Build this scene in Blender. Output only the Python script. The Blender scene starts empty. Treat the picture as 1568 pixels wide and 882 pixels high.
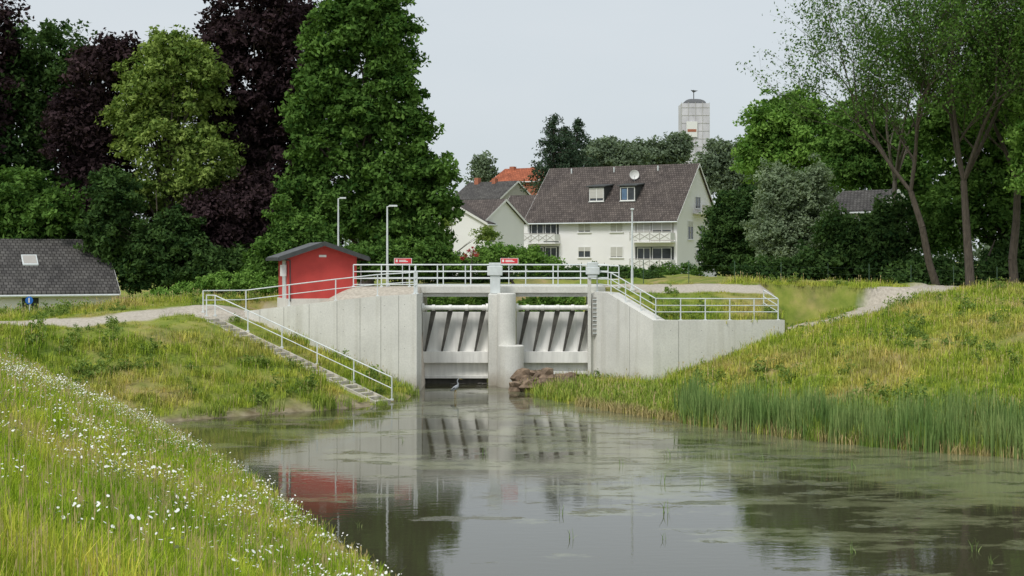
import bpy, math, random, bmesh
import numpy as np
from mathutils import Vector
random.seed(7); rng=np.random.default_rng(7)
F=2178.0; CH=6.5
def X(u,Y): return (u-784)/F*Y      # site survey: bearing + range -> metres
def Z(v,Y): return CH-(v-400)/F*Y
scene=bpy.context.scene
# ------------------------------------------------------------ materials
def newmat(name):
    m=bpy.data.materials.new(name); m.use_nodes=True
    nt=m.node_tree; nt.nodes.clear()
    out=nt.nodes.new('ShaderNodeOutputMaterial')
    return m,nt,out
def N(nt,t,**kw):
    n=nt.nodes.new(t)
    for k,v in kw.items():
        if k in n.inputs: n.inputs[k].default_value=v
        else: setattr(n,k,v)
    return n
def c4(c): return (c[0],c[1],c[2],1)
def ramp(nt,fac,stops):
    r=nt.nodes.new('ShaderNodeValToRGB'); e=r.color_ramp.elements
    while len(e)<len(stops): e.new(0.5)
    for i,(p,c) in enumerate(stops): e[i].position=p; e[i].color=c4(c)
    nt.links.new(fac,r.inputs[0]); return r.outputs[0]
def mix(nt,fac,a,b,mode='MIX'):
    n=nt.nodes.new('ShaderNodeMixRGB'); n.blend_type=mode
    for i,v in ((0,fac),(1,a),(2,b)):
        if hasattr(v,'is_linked'): nt.links.new(v,n.inputs[i])
        elif isinstance(v,(int,float)): n.inputs[i].default_value=v
        else: n.inputs[i].default_value=c4(v)
    return n.outputs[0]
def noise(nt,scale,detail=4,vec=None,sc3=None,rough=0.55):
    n=N(nt,'ShaderNodeTexNoise'); n.inputs['Scale'].default_value=scale; n.inputs['Detail'].default_value=detail
    n.inputs['Roughness'].default_value=rough
    g=nt.nodes.new('ShaderNodeNewGeometry'); src=g.outputs['Position'] if vec is None else vec
    if sc3:
        mp=nt.nodes.new('ShaderNodeMapping'); mp.inputs['Scale'].default_value=sc3
        nt.links.new(src,mp.inputs[0]); src=mp.outputs[0]
    nt.links.new(src,n.inputs['Vector']); return n.outputs[0]
def simple(name,c,rough=0.6,metal=0,var=0.2,scale=3,bump=0.0,bscale=20,sc3=None,spec=0.4):
    m,nt,out=newmat(name); p=N(nt,'ShaderNodeBsdfPrincipled')
    p.inputs['Roughness'].default_value=rough; p.inputs['Metallic'].default_value=metal
    p.inputs['Specular IOR Level'].default_value=spec
    f=noise(nt,scale,5,sc3=sc3)
    col=ramp(nt,f,[(0.3,tuple(x*(1-var) for x in c)),(0.7,tuple(min(1,x*(1+var)) for x in c))])
    nt.links.new(col,p.inputs['Base Color'])
    if bump:
        b=N(nt,'ShaderNodeBump'); b.inputs['Strength'].default_value=bump; b.inputs['Distance'].default_value=0.02
        nt.links.new(noise(nt,bscale,4),b.inputs['Height']); nt.links.new(b.outputs[0],p.inputs['Normal'])
    nt.links.new(p.outputs[0],out.inputs[0]); return m
def concrete(name,c,stain=(0.30,0.25,0.17)):
    m,nt,out=newmat(name); p=N(nt,'ShaderNodeBsdfPrincipled'); p.inputs['Roughness'].default_value=0.85
    p.inputs['Specular IOR Level'].default_value=0.2
    a=ramp(nt,noise(nt,0.5,6),[(0.3,tuple(x*0.86 for x in c)),(0.7,tuple(x*1.05 for x in c))])
    st=ramp(nt,noise(nt,1.0,5,sc3=(2.4,2.4,0.14)),[(0.51,(0,0,0)),(0.72,(1,1,1))])
    a=mix(nt,mix(nt,1,st,(0.38,0.38,0.38),'MULTIPLY'),a,tuple(x*k for x,k in zip(c,(0.58,0.56,0.50))))
    g=nt.nodes.new('ShaderNodeNewGeometry'); s=nt.nodes.new('ShaderNodeSeparateXYZ'); nt.links.new(g.outputs['Position'],s.inputs[0])
    ad=N(nt,'ShaderNodeMath',operation='MULTIPLY_ADD'); nt.links.new(noise(nt,0.8,4),ad.inputs[0]); ad.inputs[1].default_value=1.6; nt.links.new(s.outputs[2],ad.inputs[2])
    mr=N(nt,'ShaderNodeMapRange'); nt.links.new(ad.outputs[0],mr.inputs[0]); mr.inputs[1].default_value=0.7; mr.inputs[2].default_value=1.8; mr.inputs[3].default_value=0.7; mr.inputs[4].default_value=0
    a=mix(nt,mr.outputs[0],a,stain)
    sp=ramp(nt,noise(nt,14,3),[(0.3,(0.90,0.90,0.90)),(0.7,(1.04,1.04,1.04))]); a=mix(nt,1,a,sp,'MULTIPLY')
    nt.links.new(a,p.inputs['Base Color'])
    b=N(nt,'ShaderNodeBump'); b.inputs['Strength'].default_value=0.3; b.inputs['Distance'].default_value=0.02
    nt.links.new(noise(nt,9,5),b.inputs['Height']); nt.links.new(b.outputs[0],p.inputs['Normal'])
    nt.links.new(p.outputs[0],out.inputs[0]); return m
def leafmat(name,dark,light,trans=0.28):
    m,nt,out=newmat(name)
    at=N(nt,'ShaderNodeAttribute'); at.attribute_name='tint'
    col=ramp(nt,at.outputs['Fac'],[(0.0,dark),(1.0,light)])
    d=N(nt,'ShaderNodeBsdfDiffuse'); t=N(nt,'ShaderNodeBsdfTranslucent')
    nt.links.new(col,d.inputs[0]); nt.links.new(mix(nt,1,col,(1.2,1.25,0.7),'MULTIPLY'),t.inputs[0])
    mx=N(nt,'ShaderNodeMixShader'); mx.inputs[0].default_value=trans
    nt.links.new(d.outputs[0],mx.inputs[1]); nt.links.new(t.outputs[0],mx.inputs[2])
    nt.links.new(mx.outputs[0],out.inputs[0]); return m
def tilemat(name,c,sx=3.0,var=0.25):
    m,nt,out=newmat(name); p=N(nt,'ShaderNodeBsdfPrincipled'); p.inputs['Roughness'].default_value=0.85; p.inputs['Specular IOR Level'].default_value=0.15
    at=N(nt,'ShaderNodeAttribute'); at.attribute_name='uvr'
    br=N(nt,'ShaderNodeTexBrick'); nt.links.new(at.outputs['Vector'],br.inputs['Vector'])
    br.inputs['Scale'].default_value=1.0; br.inputs['Brick Width'].default_value=0.3; br.inputs['Row Height'].default_value=0.34
    br.inputs['Mortar Size'].default_value=0.03; br.inputs['Mortar Smooth'].default_value=0.3
    br.inputs['Color1'].default_value=c4(tuple(x*(1-var) for x in c)); br.inputs['Color2'].default_value=c4(tuple(x*(1+var) for x in c)); br.inputs['Mortar'].default_value=c4(tuple(x*0.35 for x in c))
    col=mix(nt,1,br.outputs[0],ramp(nt,noise(nt,0.6,5),[(0.3,(0.75,0.75,0.75)),(0.7,(1.2,1.2,1.15))]),'MULTIPLY')
    nt.links.new(col,p.inputs['Base Color'])
    b=N(nt,'ShaderNodeBump'); b.inputs['Strength'].default_value=0.6; b.inputs['Distance'].default_value=0.04; b.invert=True
    nt.links.new(br.outputs['Fac'],b.inputs['Height']); nt.links.new(b.outputs[0],p.inputs['Normal'])
    nt.links.new(p.outputs[0],out.inputs[0]); return m
def glassmat(name,c=(0.03,0.035,0.04)):
    m,nt,out=newmat(name); p=N(nt,'ShaderNodeBsdfPrincipled'); p.inputs['Roughness'].default_value=0.08
    nt.links.new(ramp(nt,noise(nt,0.8,2),[(0.35,c),(0.65,tuple(x*2.2 for x in c))]),p.inputs['Base Color'])
    nt.links.new(p.outputs[0],out.inputs[0]); return m
M={}
M['conc']=concrete('concrete_wall',(0.75,0.74,0.69))
M['conc2']=concrete('concrete_deck',(0.74,0.73,0.67))
M['stairc']=simple('weathered_step_concrete',(0.48,0.45,0.38),0.95,0,0.3,2.5,0.4,10)
M['joint']=simple('joint_seal',(0.34,0.33,0.30),0.9)
M['galv']=simple('galvanised_steel',(0.68,0.72,0.72),0.5,0.1,0.12,2)
M['steel']=simple('gate_steel_light',(0.82,0.81,0.77),0.65,0.0,0.14,1.2,sc3=(3,3,0.4))
M['dsteel']=simple('gate_steel_dark',(0.09,0.085,0.075),0.8,0,0.4,3)
M['red']=simple('red_render',(0.54,0.065,0.056),0.75,0,0.12,1.2,0.15,30)
M['slate']=simple('slate_roofing',(0.12,0.125,0.13),0.7,0,0.25,3)
M['fascia']=simple('roof_fascia',(0.06,0.065,0.065),0.7)
M['redsign']=simple('red_sign_paint',(0.6,0.04,0.05),0.5)
M['whitep']=simple('white_paint',(0.80,0.80,0.78),0.5,0,0.05)
M['plaster']=simple('white_plaster',(0.88,0.87,0.87),0.9,0,0.03,0.4)
M['plasterg']=simple('grey_plaster',(0.45,0.43,0.40),0.9,0,0.1,0.5)
M['shutter']=simple('roller_shutter',(0.55,0.54,0.50),0.7,0,0.1,6,sc3=(0.1,0.1,6))
M['glass']=glassmat('window_glass')
M['curtain']=simple('window_curtain',(0.12,0.2,0.32),0.8)
M['tiler']=tilemat('roof_tile_brown',(0.125,0.105,0.098))
M['tileg']=tilemat('roof_tile_grey',(0.105,0.100,0.098))
M['tileo']=tilemat('roof_tile_orange',(0.42,0.13,0.07))
M['brick']=simple('orange_brick',(0.40,0.15,0.09),0.9,0,0.2,5)
M['bark']=simple('bark',(0.085,0.07,0.055),0.95,0,0.35,4,0.6,12,sc3=(3,3,0.6))
M['barkl']=simple('bark_light',(0.16,0.14,0.115),0.95,0,0.35,4,0.6,12,sc3=(3,3,0.6))
M['rock']=simple('rock',(0.20,0.145,0.10),0.95,0,0.55,2.5,0.8,8)
M['blue']=simple('blue_sign_paint',(0.02,0.14,0.5),0.5)
M['fence']=simple('fence_green',(0.06,0.11,0.07),0.6)
M['sheet']=simple('scaffold_sheet',(0.60,0.59,0.63),0.8,0,0.22,0.35,sc3=(1,1,0.5))
M['feather']=simple('heron_grey',(0.30,0.32,0.35),0.8,0,0.3,12)
M['bill']=simple('heron_bill',(0.35,0.25,0.08),0.6)
M['wood']=simple('wood',(0.2,0.13,0.08),0.8)
# ------------------------------------------------------------ mesh helpers
class MB:
    def __init__(s): s.v=[]; s.f=[]
    def box(s,x0,x1,y0,y1,z0,z1,tf=None):
        b=len(s.v)
        for z in (z0,z1):
            for (x,y) in ((x0,y0),(x1,y0),(x1,y1),(x0,y1)):
                p=(x,y,z); s.v.append(tf(*p) if tf else p)
        s.f+=[tuple(b+i for i in q) for q in ((0,3,2,1),(4,5,6,7),(0,1,5,4),(1,2,6,5),(2,3,7,6),(3,0,4,7))]; return s
    def tube(s,p0,p1,r0,r1=None,n=6,cap=True):
        if r1 is None: r1=r0
        p0=Vector(p0);p1=Vector(p1); d=(p1-p0)
        if d.length<1e-6: return s
        d.normalize(); a=d.orthogonal().normalized(); c=d.cross(a); b=len(s.v)
        for p,r in ((p0,r0),(p1,r1)):
            for i in range(n):
                t=2*math.pi*i/n; s.v.append(tuple(p+(a*math.cos(t)+c*math.sin(t))*r))
        for i in range(n):
            j=(i+1)%n; s.f.append((b+i,b+j,b+n+j,b+n+i))
        if cap: s.f.append(tuple(b+i for i in range(n))[::-1]); s.f.append(tuple(b+n+i for i in range(n)))
        return s
    def poly(s,pts):
        b=len(s.v); s.v+=[tuple(p) for p in pts]; s.f.append(tuple(range(b,b+len(pts)))); return s
    def prism(s,pts,off):
        n=len(pts); b=len(s.v); o=Vector(off)
        s.v+=[tuple(p) for p in pts]; s.v+=[tuple(Vector(p)+o) for p in pts]
        s.f.append(tuple(range(b,b+n))); s.f.append(tuple(range(b+2*n-1,b+n-1,-1)))
        for i in range(n):
            j=(i+1)%n; s.f.append((b+j,b+i,b+n+i,b+n+j))
        return s
def link(o): scene.collection.objects.link(o); return o
def root(name,loc=(0,0,0)):
    e=bpy.data.objects.new(name,None); e.location=loc; e.empty_display_size=0.5; return link(e)
def obj(name,mb,mat,parent=None,smooth=False,bevel=0):
    me=bpy.data.meshes.new(name); vs=mb.v
    if parent is not None:
        L=parent.location; vs=[(v[0]-L[0],v[1]-L[1],v[2]-L[2]) for v in vs]
    me.from_pydata(vs,[],mb.f); me.update()
    if smooth: me.polygons.foreach_set('use_smooth',[True]*len(me.polygons))
    me.materials.append(M[mat] if isinstance(mat,str) else mat)
    o=link(bpy.data.objects.new(name,me))
    if parent is not None: o.parent=parent
    if bevel:
        m=o.modifiers.new('bevel','BEVEL'); m.width=bevel; m.segments=2; m.limit_method='ANGLE'
    return o
def uvr(o,uv):
    a=o.data.attributes.new('uvr','FLOAT_VECTOR','POINT'); a.data.foreach_set('vector',np.array(uv,dtype=np.float32).ravel())
# ------------------------------------------------------------ terrain
shore=[(13,-30),(9,0),(5.3,10),(1.0,20),(-3.1,29.3),(-5.5,35.5),(-7.7,41.4),(-10.8,48.2),(-13.4,54.0),(-14.9,56.0),(-13.8,57.6),(-9.8,60.9),(-5.7,64),(-4.9,66),(-4.76,71),(-4.76,80),(-5,100),(4.2,100),(4.17,80),(4.17,75.5),(0.35,75.2),(0.5,72.2),(1.4,67.6),(3.9,63),(7.7,56.6),(10.8,52.2),(13.8,49.3),(17,47.2),(26,42),(38,30),(48,0),(50,-30)]
SH=np.array(shore,float)
def sdist(x,y):
    x=np.asarray(x,float);y=np.asarray(y,float); d=np.full(x.shape,1e9); ins=np.zeros(x.shape,bool)
    n=len(SH)
    for i in range(n):
        a=SH[i];b=SH[(i+1)%n]; ex,ey=b-a
        t=np.clip(((x-a[0])*ex+(y-a[1])*ey)/(ex*ex+ey*ey),0,1)
        d=np.minimum(d,np.hypot(x-a[0]-t*ex,y-a[1]-t*ey))
        c=((a[1]>y)!=(b[1]>y))
        xi=(b[0]-a[0])*(y-a[1])/(b[1]-a[1]+1e-12)+a[0]
        ins^=(c&(x<xi))
    return np.where(ins,-d,d)
def dline(x,y,pts):
    d=np.full(np.shape(x),1e9); tt=np.zeros(np.shape(x)); pts=np.array(pts,float)
    for i in range(len(pts)-1):
        a=pts[i];b=pts[i+1];ex,ey=b-a
        t=np.clip(((x-a[0])*ex+(y-a[1])*ey)/(ex*ex+ey*ey),0,1)
        q=np.hypot(x-a[0]-t*ex,y-a[1]-t*ey); tt=np.where(q<d,i+t,tt); d=np.minimum(d,q)
    return d,tt
def ss(a,b,x): t=np.clip((x-a)/(b-a),0,1); return t*t*(3-2*t)
_ph=rng.uniform(0,6.28,(14,)); _dr=rng.normal(0,1,(14,2)); _dr/=np.linalg.norm(_dr,axis=1)[:,None]
def bumps(x,y):
    s=0
    for i in range(14):
        f=0.35*1.33**i; s=s+np.sin((x*_dr[i,0]+y*_dr[i,1])*f+_ph[i])/(1+f)
    return s*0.06
ST0=(-15.4,71.6,3.75); ST1=(-5.9,65.2,0.12)
LW=[(-13.9,74.0,3.90),(-11.5,73.1,4.20),(-9,72.3,4.50),(-6.8,71.6,4.74),(-4.76,71,4.87)]
RW=[(4.17,75.2),(7.04,71),(13.9,72.5)]
def retained(x,y):
    yl=np.interp(x,[p[0] for p in LW],[p[1] for p in LW]); L=(x>-14.1)&(x<-4.5)&(y>yl+0.45)&(y<80)
    yr=np.interp(x,[p[0] for p in RW],[p[1] for p in RW]); R=(x>4.3)&(x<14.0)&(y>yr+np.where(x<7.3,1.1,0.5))&(y<81)
    return L,R
def height(x,y):
    x=np.asarray(x,float);y=np.asarray(y,float)
    d=sdist(x,y)
    right=(x>0)&((y>45)|(x>18))
    kR=np.clip(0.10+(x-7)*0.026,0.10,0.25)
    kR=np.where(y>81,0.6,kR)
    kL=0.50-0.10*ss(50,62,y); kL=np.where(y>80,0.6,kL)
    k=np.where(right,kR,kL)
    HL=np.interp(y,[48,57,62,66,70.5,80],[4.9,3.55,3.35,3.50,3.95,4.35])
    HL=HL-0.60*(1-ss(-26,-20,x))*ss(64,74,y)
    HxL=np.interp(x,[-60,-26,-20,-14,-4.76,4.5],[3.35,3.42,4.2,4.25,4.9,4.9])
    HxR=np.interp(y,[66,72,76,81],[4.40,4.50,4.75,5.25])-0.32*ss(14,24,x)+0*x
    Hx=np.where(x>4.5,HxR,HxL)
    H=np.where(right,HxR,HL)
    w=np.where(right,0,ss(70,78,y)); H=H*(1-w)+Hx*w
    H=np.where(right,np.minimum(H,np.interp(y,[50,62,68,90],[3.9,4.05,4.5,9])),H)
    lo=ss(83,88,y)*(1-ss(-24,-20,x))*(1-ss(120,140,y)); H=H*(1-lo)+2.7*lo
    fr=ss(110,150,y); H=H*(1-fr)+4.5*fr
    a=k*np.maximum(d,0); s=0.35
    h=np.clip(0.5+0.5*(H-a)/s,0,1); z=H*(1-h)+a*h-s*h*(1-h)
    z=np.maximum(z,np.minimum(a,H)*0.9)
    z=z+bumps(x,y)*(1+0.8*right)*np.clip(d*0.5,0,1)*(1-0.7*ss(66,72,y)*(y<85))
    ds,t=dline(x,y,[ST0[:2],ST1[:2]]); sz=ST0[2]+(ST1[2]-ST0[2])*t-0.14
    ws=1-ss(0.9,2.4,ds); z=np.where(d>0,z*(1-ws)+sz*ws,z)
    L,R=retained(x,y)
    wt=np.interp(x,[-14,-9,-4.76],[3.84,4.44,4.8])
    rise=ss(74.6,76.2,y)*ss(-10.5,-8.2,x)
    z=np.where(L,wt*(1-rise)+5.12*rise,z)
    zr=np.interp(y,[72.4,76,81],[3.42,4.72,5.25]); near=ss(75.2,76.2,y)*(1-ss(6,9,x)); zr=np.maximum(zr,5.1*near)
    z=np.where(R,zr,z)
    z=np.where(d<0,np.maximum(-1.3,0.5*d),z)
    return z
def axis(lo,hi,step,far):
    a=list(np.arange(lo,hi+1e-6,step)); s=step; p=hi; q=lo; A=[];B=[]
    while p<far: s*=1.22; p+=s; A.append(p)
    s=step
    while q>-far: s*=1.22; q-=s; B.append(q)
    return np.array(B[::-1]+a+A)
xs=axis(-34,40,0.3,2500); ys=axis(4,92,0.3,3000); ys=ys[ys>-600]
GX,GY=np.meshgrid(xs,ys); GZ=height(GX,GY)
PL=[(-7.5,77),(-12.5,76.6),(-15.5,73.6),(-17.6,69.6),(-20.5,67.6),(-29,69.5),(-46,72)]
PR=[(5.0,78.4),(11.5,78.8),(14.0,78.3),(16.4,76.6),(18.6,76.8),(24,82),(34,92)]
PS=[(ST0[0],ST0[1]),(-16.3,72.6)]
def pdist(x,y): return np.minimum(dline(x,y,PL)[0],dline(x,y,PR)[0])
def pathmask(x,y):
    a,_=dline(x,y,PL);b,_=dline(x,y,PR);c,_=dline(x,y,PS)
    n=bumps(x*3,y*3)*3
    m=np.maximum(1-ss(1.2,1.9,a+n),np.maximum(1-ss(1.6,2.2,b+n),1-ss(0.5,1.0,c+n)))
    L,R=retained(x,y); m=np.where(L,1-ss(78,80,y)*0.5,m)
    return m
PM=pathmask(GX,GY); DD=sdist(GX,GY)
ny,nx=GX.shape; V=np.stack([GX,GY,GZ],-1).reshape(-1,3)
i=np.arange(ny*nx).reshape(ny,nx); Q=np.stack([i[:-1,:-1],i[:-1,1:],i[1:,1:],i[1:,:-1]],-1).reshape(-1,4)
def npmesh(name,V,Q,mat,attrs={},smooth=False):
    me=bpy.data.meshes.new(name); me.vertices.add(len(V)); me.vertices.foreach_set('co',V.astype(np.float32).ravel())
    k=Q.shape[1]; me.loops.add(Q.size); me.loops.foreach_set('vertex_index',Q.astype(np.int32).ravel())
    me.polygons.add(len(Q)); me.polygons.foreach_set('loop_start',np.arange(0,Q.size,k,dtype=np.int32))
    me.polygons.foreach_set('use_smooth',np.full(len(Q),smooth)); me.update(calc_edges=True)
    for n_,a in attrs.items():
        at=me.attributes.new(n_,'FLOAT','POINT'); at.data.foreach_set('value',a.astype(np.float32).ravel())
    if mat: me.materials.append(mat)
    return me
def grasscol(nt,dry=0.0):
    """meadow colour by place: patches of green, lime and straw"""
    a=ramp(nt,noise(nt,0.22,6,rough=0.65),[(0.36-dry,(0.22,0.32,0.055)),(0.49-dry,(0.35,0.42,0.085)),(0.60-dry,(0.46,0.44,0.15)),(0.70-dry,(0.53,0.43,0.22))])
    b=ramp(nt,noise(nt,0.9,5),[(0.35,(0.64,0.76,0.6)),(0.65,(1.22,1.16,1.15))])
    return mix(nt,1,a,b,'MULTIPLY')
m,nt,out=newmat('ground'); p=N(nt,'ShaderNodeBsdfPrincipled'); p.inputs['Roughness'].default_value=0.95; p.inputs['Specular IOR Level'].default_value=0.1
g=mix(nt,1,grasscol(nt,.03),(0.62,0.6,0.62),'MULTIPLY')
at=N(nt,'ShaderNodeAttribute'); at.attribute_name='path'
at2=N(nt,'ShaderNodeAttribute'); at2.attribute_name='shore'
soil=ramp(nt,noise(nt,2.5,6),[(0.3,(0.15,0.12,0.07)),(0.7,(0.36,0.31,0.21))])
g=mix(nt,at2.outputs['Fac'],g,soil)
gr=ramp(nt,noise(nt,7,6),[(0.3,(0.38,0.34,0.28)),(0.7,(0.58,0.53,0.45))])
g=mix(nt,at.outputs['Fac'],g,gr); nt.links.new(g,p.inputs['Base Color'])
b=N(nt,'ShaderNodeBump'); b.inputs['Strength'].default_value=0.7; b.inputs['Distance'].default_value=0.06
nt.links.new(noise(nt,5,6),b.inputs['Height']); nt.links.new(b.outputs[0],p.inputs['Normal']); nt.links.new(p.outputs[0],out.inputs[0])
M['ground']=m
shm=(1-ss(0.2,1.1,DD+bumps(GX*2,GY*2)*4))
me=npmesh('ground',V,Q,m,{'path':PM.ravel(),'shore':shm.ravel()},True); link(bpy.data.objects.new('ground',me))
# ------------------------------------------------------------ water
m,nt,out=newmat('water'); p=N(nt,'ShaderNodeBsdfPrincipled')
p.inputs['IOR'].default_value=1.52
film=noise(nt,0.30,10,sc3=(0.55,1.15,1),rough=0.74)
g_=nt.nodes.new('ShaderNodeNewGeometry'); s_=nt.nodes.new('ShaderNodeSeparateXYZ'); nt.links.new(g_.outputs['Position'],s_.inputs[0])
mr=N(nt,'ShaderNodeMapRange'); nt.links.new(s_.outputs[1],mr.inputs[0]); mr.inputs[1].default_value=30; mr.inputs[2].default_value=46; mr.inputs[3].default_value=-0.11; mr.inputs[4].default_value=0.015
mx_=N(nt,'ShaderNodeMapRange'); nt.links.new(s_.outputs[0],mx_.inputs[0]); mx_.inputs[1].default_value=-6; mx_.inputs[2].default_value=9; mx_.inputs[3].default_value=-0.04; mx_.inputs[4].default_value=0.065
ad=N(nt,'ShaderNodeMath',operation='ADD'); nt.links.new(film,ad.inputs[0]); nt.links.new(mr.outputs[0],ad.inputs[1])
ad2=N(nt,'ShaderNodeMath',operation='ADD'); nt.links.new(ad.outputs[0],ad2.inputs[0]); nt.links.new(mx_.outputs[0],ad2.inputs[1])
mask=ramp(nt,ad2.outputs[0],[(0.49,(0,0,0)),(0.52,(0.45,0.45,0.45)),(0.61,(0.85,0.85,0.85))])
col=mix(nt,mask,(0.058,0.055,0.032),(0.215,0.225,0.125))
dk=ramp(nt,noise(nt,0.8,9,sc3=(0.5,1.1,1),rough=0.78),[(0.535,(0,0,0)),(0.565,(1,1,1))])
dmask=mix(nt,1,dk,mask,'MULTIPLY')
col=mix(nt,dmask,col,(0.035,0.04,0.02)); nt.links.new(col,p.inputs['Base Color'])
rr=N(nt,'ShaderNodeMapRange'); nt.links.new(mask,rr.inputs[0]); rr.inputs[3].default_value=0.015; rr.inputs[4].default_value=0.13; nt.links.new(rr.outputs[0],p.inputs['Roughness'])
spn=N(nt,'ShaderNodeMapRange'); nt.links.new(dmask,spn.inputs[0]); spn.inputs[3].default_value=0.5; spn.inputs[4].default_value=0.22; nt.links.new(spn.outputs[0],p.inputs['Specular IOR Level'])
b=N(nt,'ShaderNodeBump'); b.inputs['Strength'].default_value=0.045; b.inputs['Distance'].default_value=0.05
nt.links.new(noise(nt,2.2,4,sc3=(0.7,1.6,1)),b.inputs['Height'])
b2=N(nt,'ShaderNodeBump'); b2.inputs['Strength'].default_value=0.35; b2.inputs['Distance'].default_value=0.02; nt.links.new(dmask,b2.inputs['Height']); nt.links.new(b.outputs[0],b2.inputs['Normal'])
nt.links.new(b2.outputs[0],p.inputs['Normal'])
nt.links.new(p.outputs[0],out.inputs[0]); M['water']=m
mb=MB(); mb.poly([(-40,-30,0),(60,-30,0),(60,104,0),(-40,104,0)]); obj('water',mb,'water')
# ------------------------------------------------------------ scatter by geometry nodes
def scatter(name,pts,srcs,smin=0.8,smax=1.25):
    n=len(pts); me=bpy.data.meshes.new(name); me.vertices.add(n); me.vertices.foreach_set('co',np.asarray(pts,np.float32).ravel())
    for nm,arr in (('rz',rng.uniform(0,6.28,n)),('scl',rng.uniform(smin,smax,n))):
        a=me.attributes.new(nm,'FLOAT','POINT'); a.data.foreach_set('value',arr.astype(np.float32))
    a=me.attributes.new('pick','INT','POINT'); a.data.foreach_set('value',rng.integers(0,len(srcs),n).astype(np.int32))
    me.update(); o=link(bpy.data.objects.new(name,me))
    col=bpy.data.collections.new(name+'_parts')
    for s in srcs: col.objects.link(s)
    ng=bpy.data.node_groups.new(name+'_nodes','GeometryNodeTree')
    ng.interface.new_socket('Geometry',in_out='INPUT',socket_type='NodeSocketGeometry')
    ng.interface.new_socket('Geometry',in_out='OUTPUT',socket_type='NodeSocketGeometry')
    gi=ng.nodes.new('NodeGroupInput'); go=ng.nodes.new('NodeGroupOutput')
    ip=ng.nodes.new('GeometryNodeInstanceOnPoints'); ci=ng.nodes.new('GeometryNodeCollectionInfo')
    ci.inputs['Collection'].default_value=col; ci.inputs['Separate Children'].default_value=True; ci.inputs['Reset Children'].default_value=True
    ip.inputs['Pick Instance'].default_value=True
    def na(nm,t):
        q=ng.nodes.new('GeometryNodeInputNamedAttribute'); q.data_type=t; q.inputs['Name'].default_value=nm; return q.outputs['Attribute']
    cx=ng.nodes.new('ShaderNodeCombineXYZ'); er=ng.nodes.new('FunctionNodeEulerToRotation')
    L=ng.links.new
    L(na('rz','FLOAT'),cx.inputs[2]); L(cx.outputs[0],er.inputs[0]); L(er.outputs[0],ip.inputs['Rotation'])
    L(na('scl','FLOAT'),ip.inputs['Scale']); L(na('pick','INT'),ip.inputs['Instance Index'])
    L(gi.outputs[0],ip.inputs['Points']); L(ci.outputs[0],ip.inputs['Instance']); L(ip.outputs[0],go.inputs[0])
    md=o.modifiers.new('scatter','NODES'); md.node_group=ng
    return o
def blades(name,n,rad,hmin,hmax,w,mat,lean=0.35,heads=0.0,hm=None):
    V=[];T=[];Fc=[];MI=[]
    r=rad*np.sqrt(rng.random(n)); a=rng.uniform(0,6.28,n)
    for i in range(n):
        x,y=r[i]*math.cos(a[i]),r[i]*math.sin(a[i]); h=random.uniform(hmin,hmax); an=random.uniform(0,6.28); l=random.gauss(0,lean)*h
        head=random.random()<heads
        if head: h=hmax*random.uniform(0.9,1.3); l*=.5
        dx,dy=math.cos(an),math.sin(an); px,py=-dy,dx; ww=w*random.uniform(.6,1.3)*(.5 if head else 1); b=len(V)
        V+=[(x-px*ww/2,y-py*ww/2,-0.05),(x+px*ww/2,y+py*ww/2,-0.05),(x+px*ww*.4+dx*l*.35,y+py*ww*.4+dy*l*.35,h*.55),(x-px*ww*.4+dx*l*.35,y-py*ww*.4+dy*l*.35,h*.55)]
        Fc.append((b,b+1,b+2,b+3))
        V+=[(x+dx*l-px*ww*.12,y+dy*l-py*ww*.12,h),(x+dx*l+px*ww*.12,y+dy*l+py*ww*.12,h)]; Fc.append((b+3,b+2,b+5,b+4))
        t=1.0 if head else random.random()*.85; T+=[t]*6; mi=1 if (head and hm) else 0; MI+=[mi,mi]
        if head:
            b=len(V); cx,cy=x+dx*l,y+dy*l; hw=w*.7
            V+=[(cx,cy,h-h*.2),(cx+px*hw,cy+py*hw,h-h*.08),(cx+dx*l*.1,cy+dy*l*.1,h+.02),(cx-px*hw,cy-py*hw,h-h*.08)]; Fc.append((b,b+1,b+2,b+3)); T+=[.6]*4; MI.append(mi)
    me=bpy.data.meshes.new(name); me.from_pydata(V,[],Fc); me.update()
    at=me.attributes.new('tint','FLOAT','POINT'); at.data.foreach_set('value',np.array(T,np.float32))
    me.materials.append(mat)
    if hm: me.materials.append(hm)
    me.polygons.foreach_set('material_index',MI)
    return bpy.data.objects.new(name,me)
def grassmat(name,mul=(1,1,1),fixed=None,dry=0.0,trans=0.0):
    m,nt,out=newmat(name)
    base=grasscol(nt,dry) if fixed is None else ramp(nt,noise(nt,0.5,4),[(0.3,fixed[0]),(0.7,fixed[1])])
    at=N(nt,'ShaderNodeAttribute'); at.attribute_name='tint'
    base=mix(nt,1,base,ramp(nt,at.outputs['Fac'],[(0,(0.58,0.68,0.52)),(0.8,(1.2,1.15,1.0)),(1,(1.5,1.3,1.3))]),'MULTIPLY')
    base=mix(nt,1,base,mul,'MULTIPLY')
    d=N(nt,'ShaderNodeBsdfDiffuse'); nt.links.new(base,d.inputs[0])
    if trans:
        t=N(nt,'ShaderNodeBsdfTranslucent'); nt.links.new(base,t.inputs[0])
        mx=N(nt,'ShaderNodeMixShader'); mx.inputs[0].default_value=trans
        nt.links.new(d.outputs[0],mx.inputs[1]); nt.links.new(t.outputs[0],mx.inputs[2]); nt.links.new(mx.outputs[0],out.inputs[0])
    else: nt.links.new(d.outputs[0],out.inputs[0])
    return m
GM=grassmat('meadow_grass_blades',(1.08,1.06,0.9),dry=.024); GMn=grassmat('near_meadow_grass_blades',(1.24,1.30,0.76),dry=-.018,trans=.25)
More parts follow.
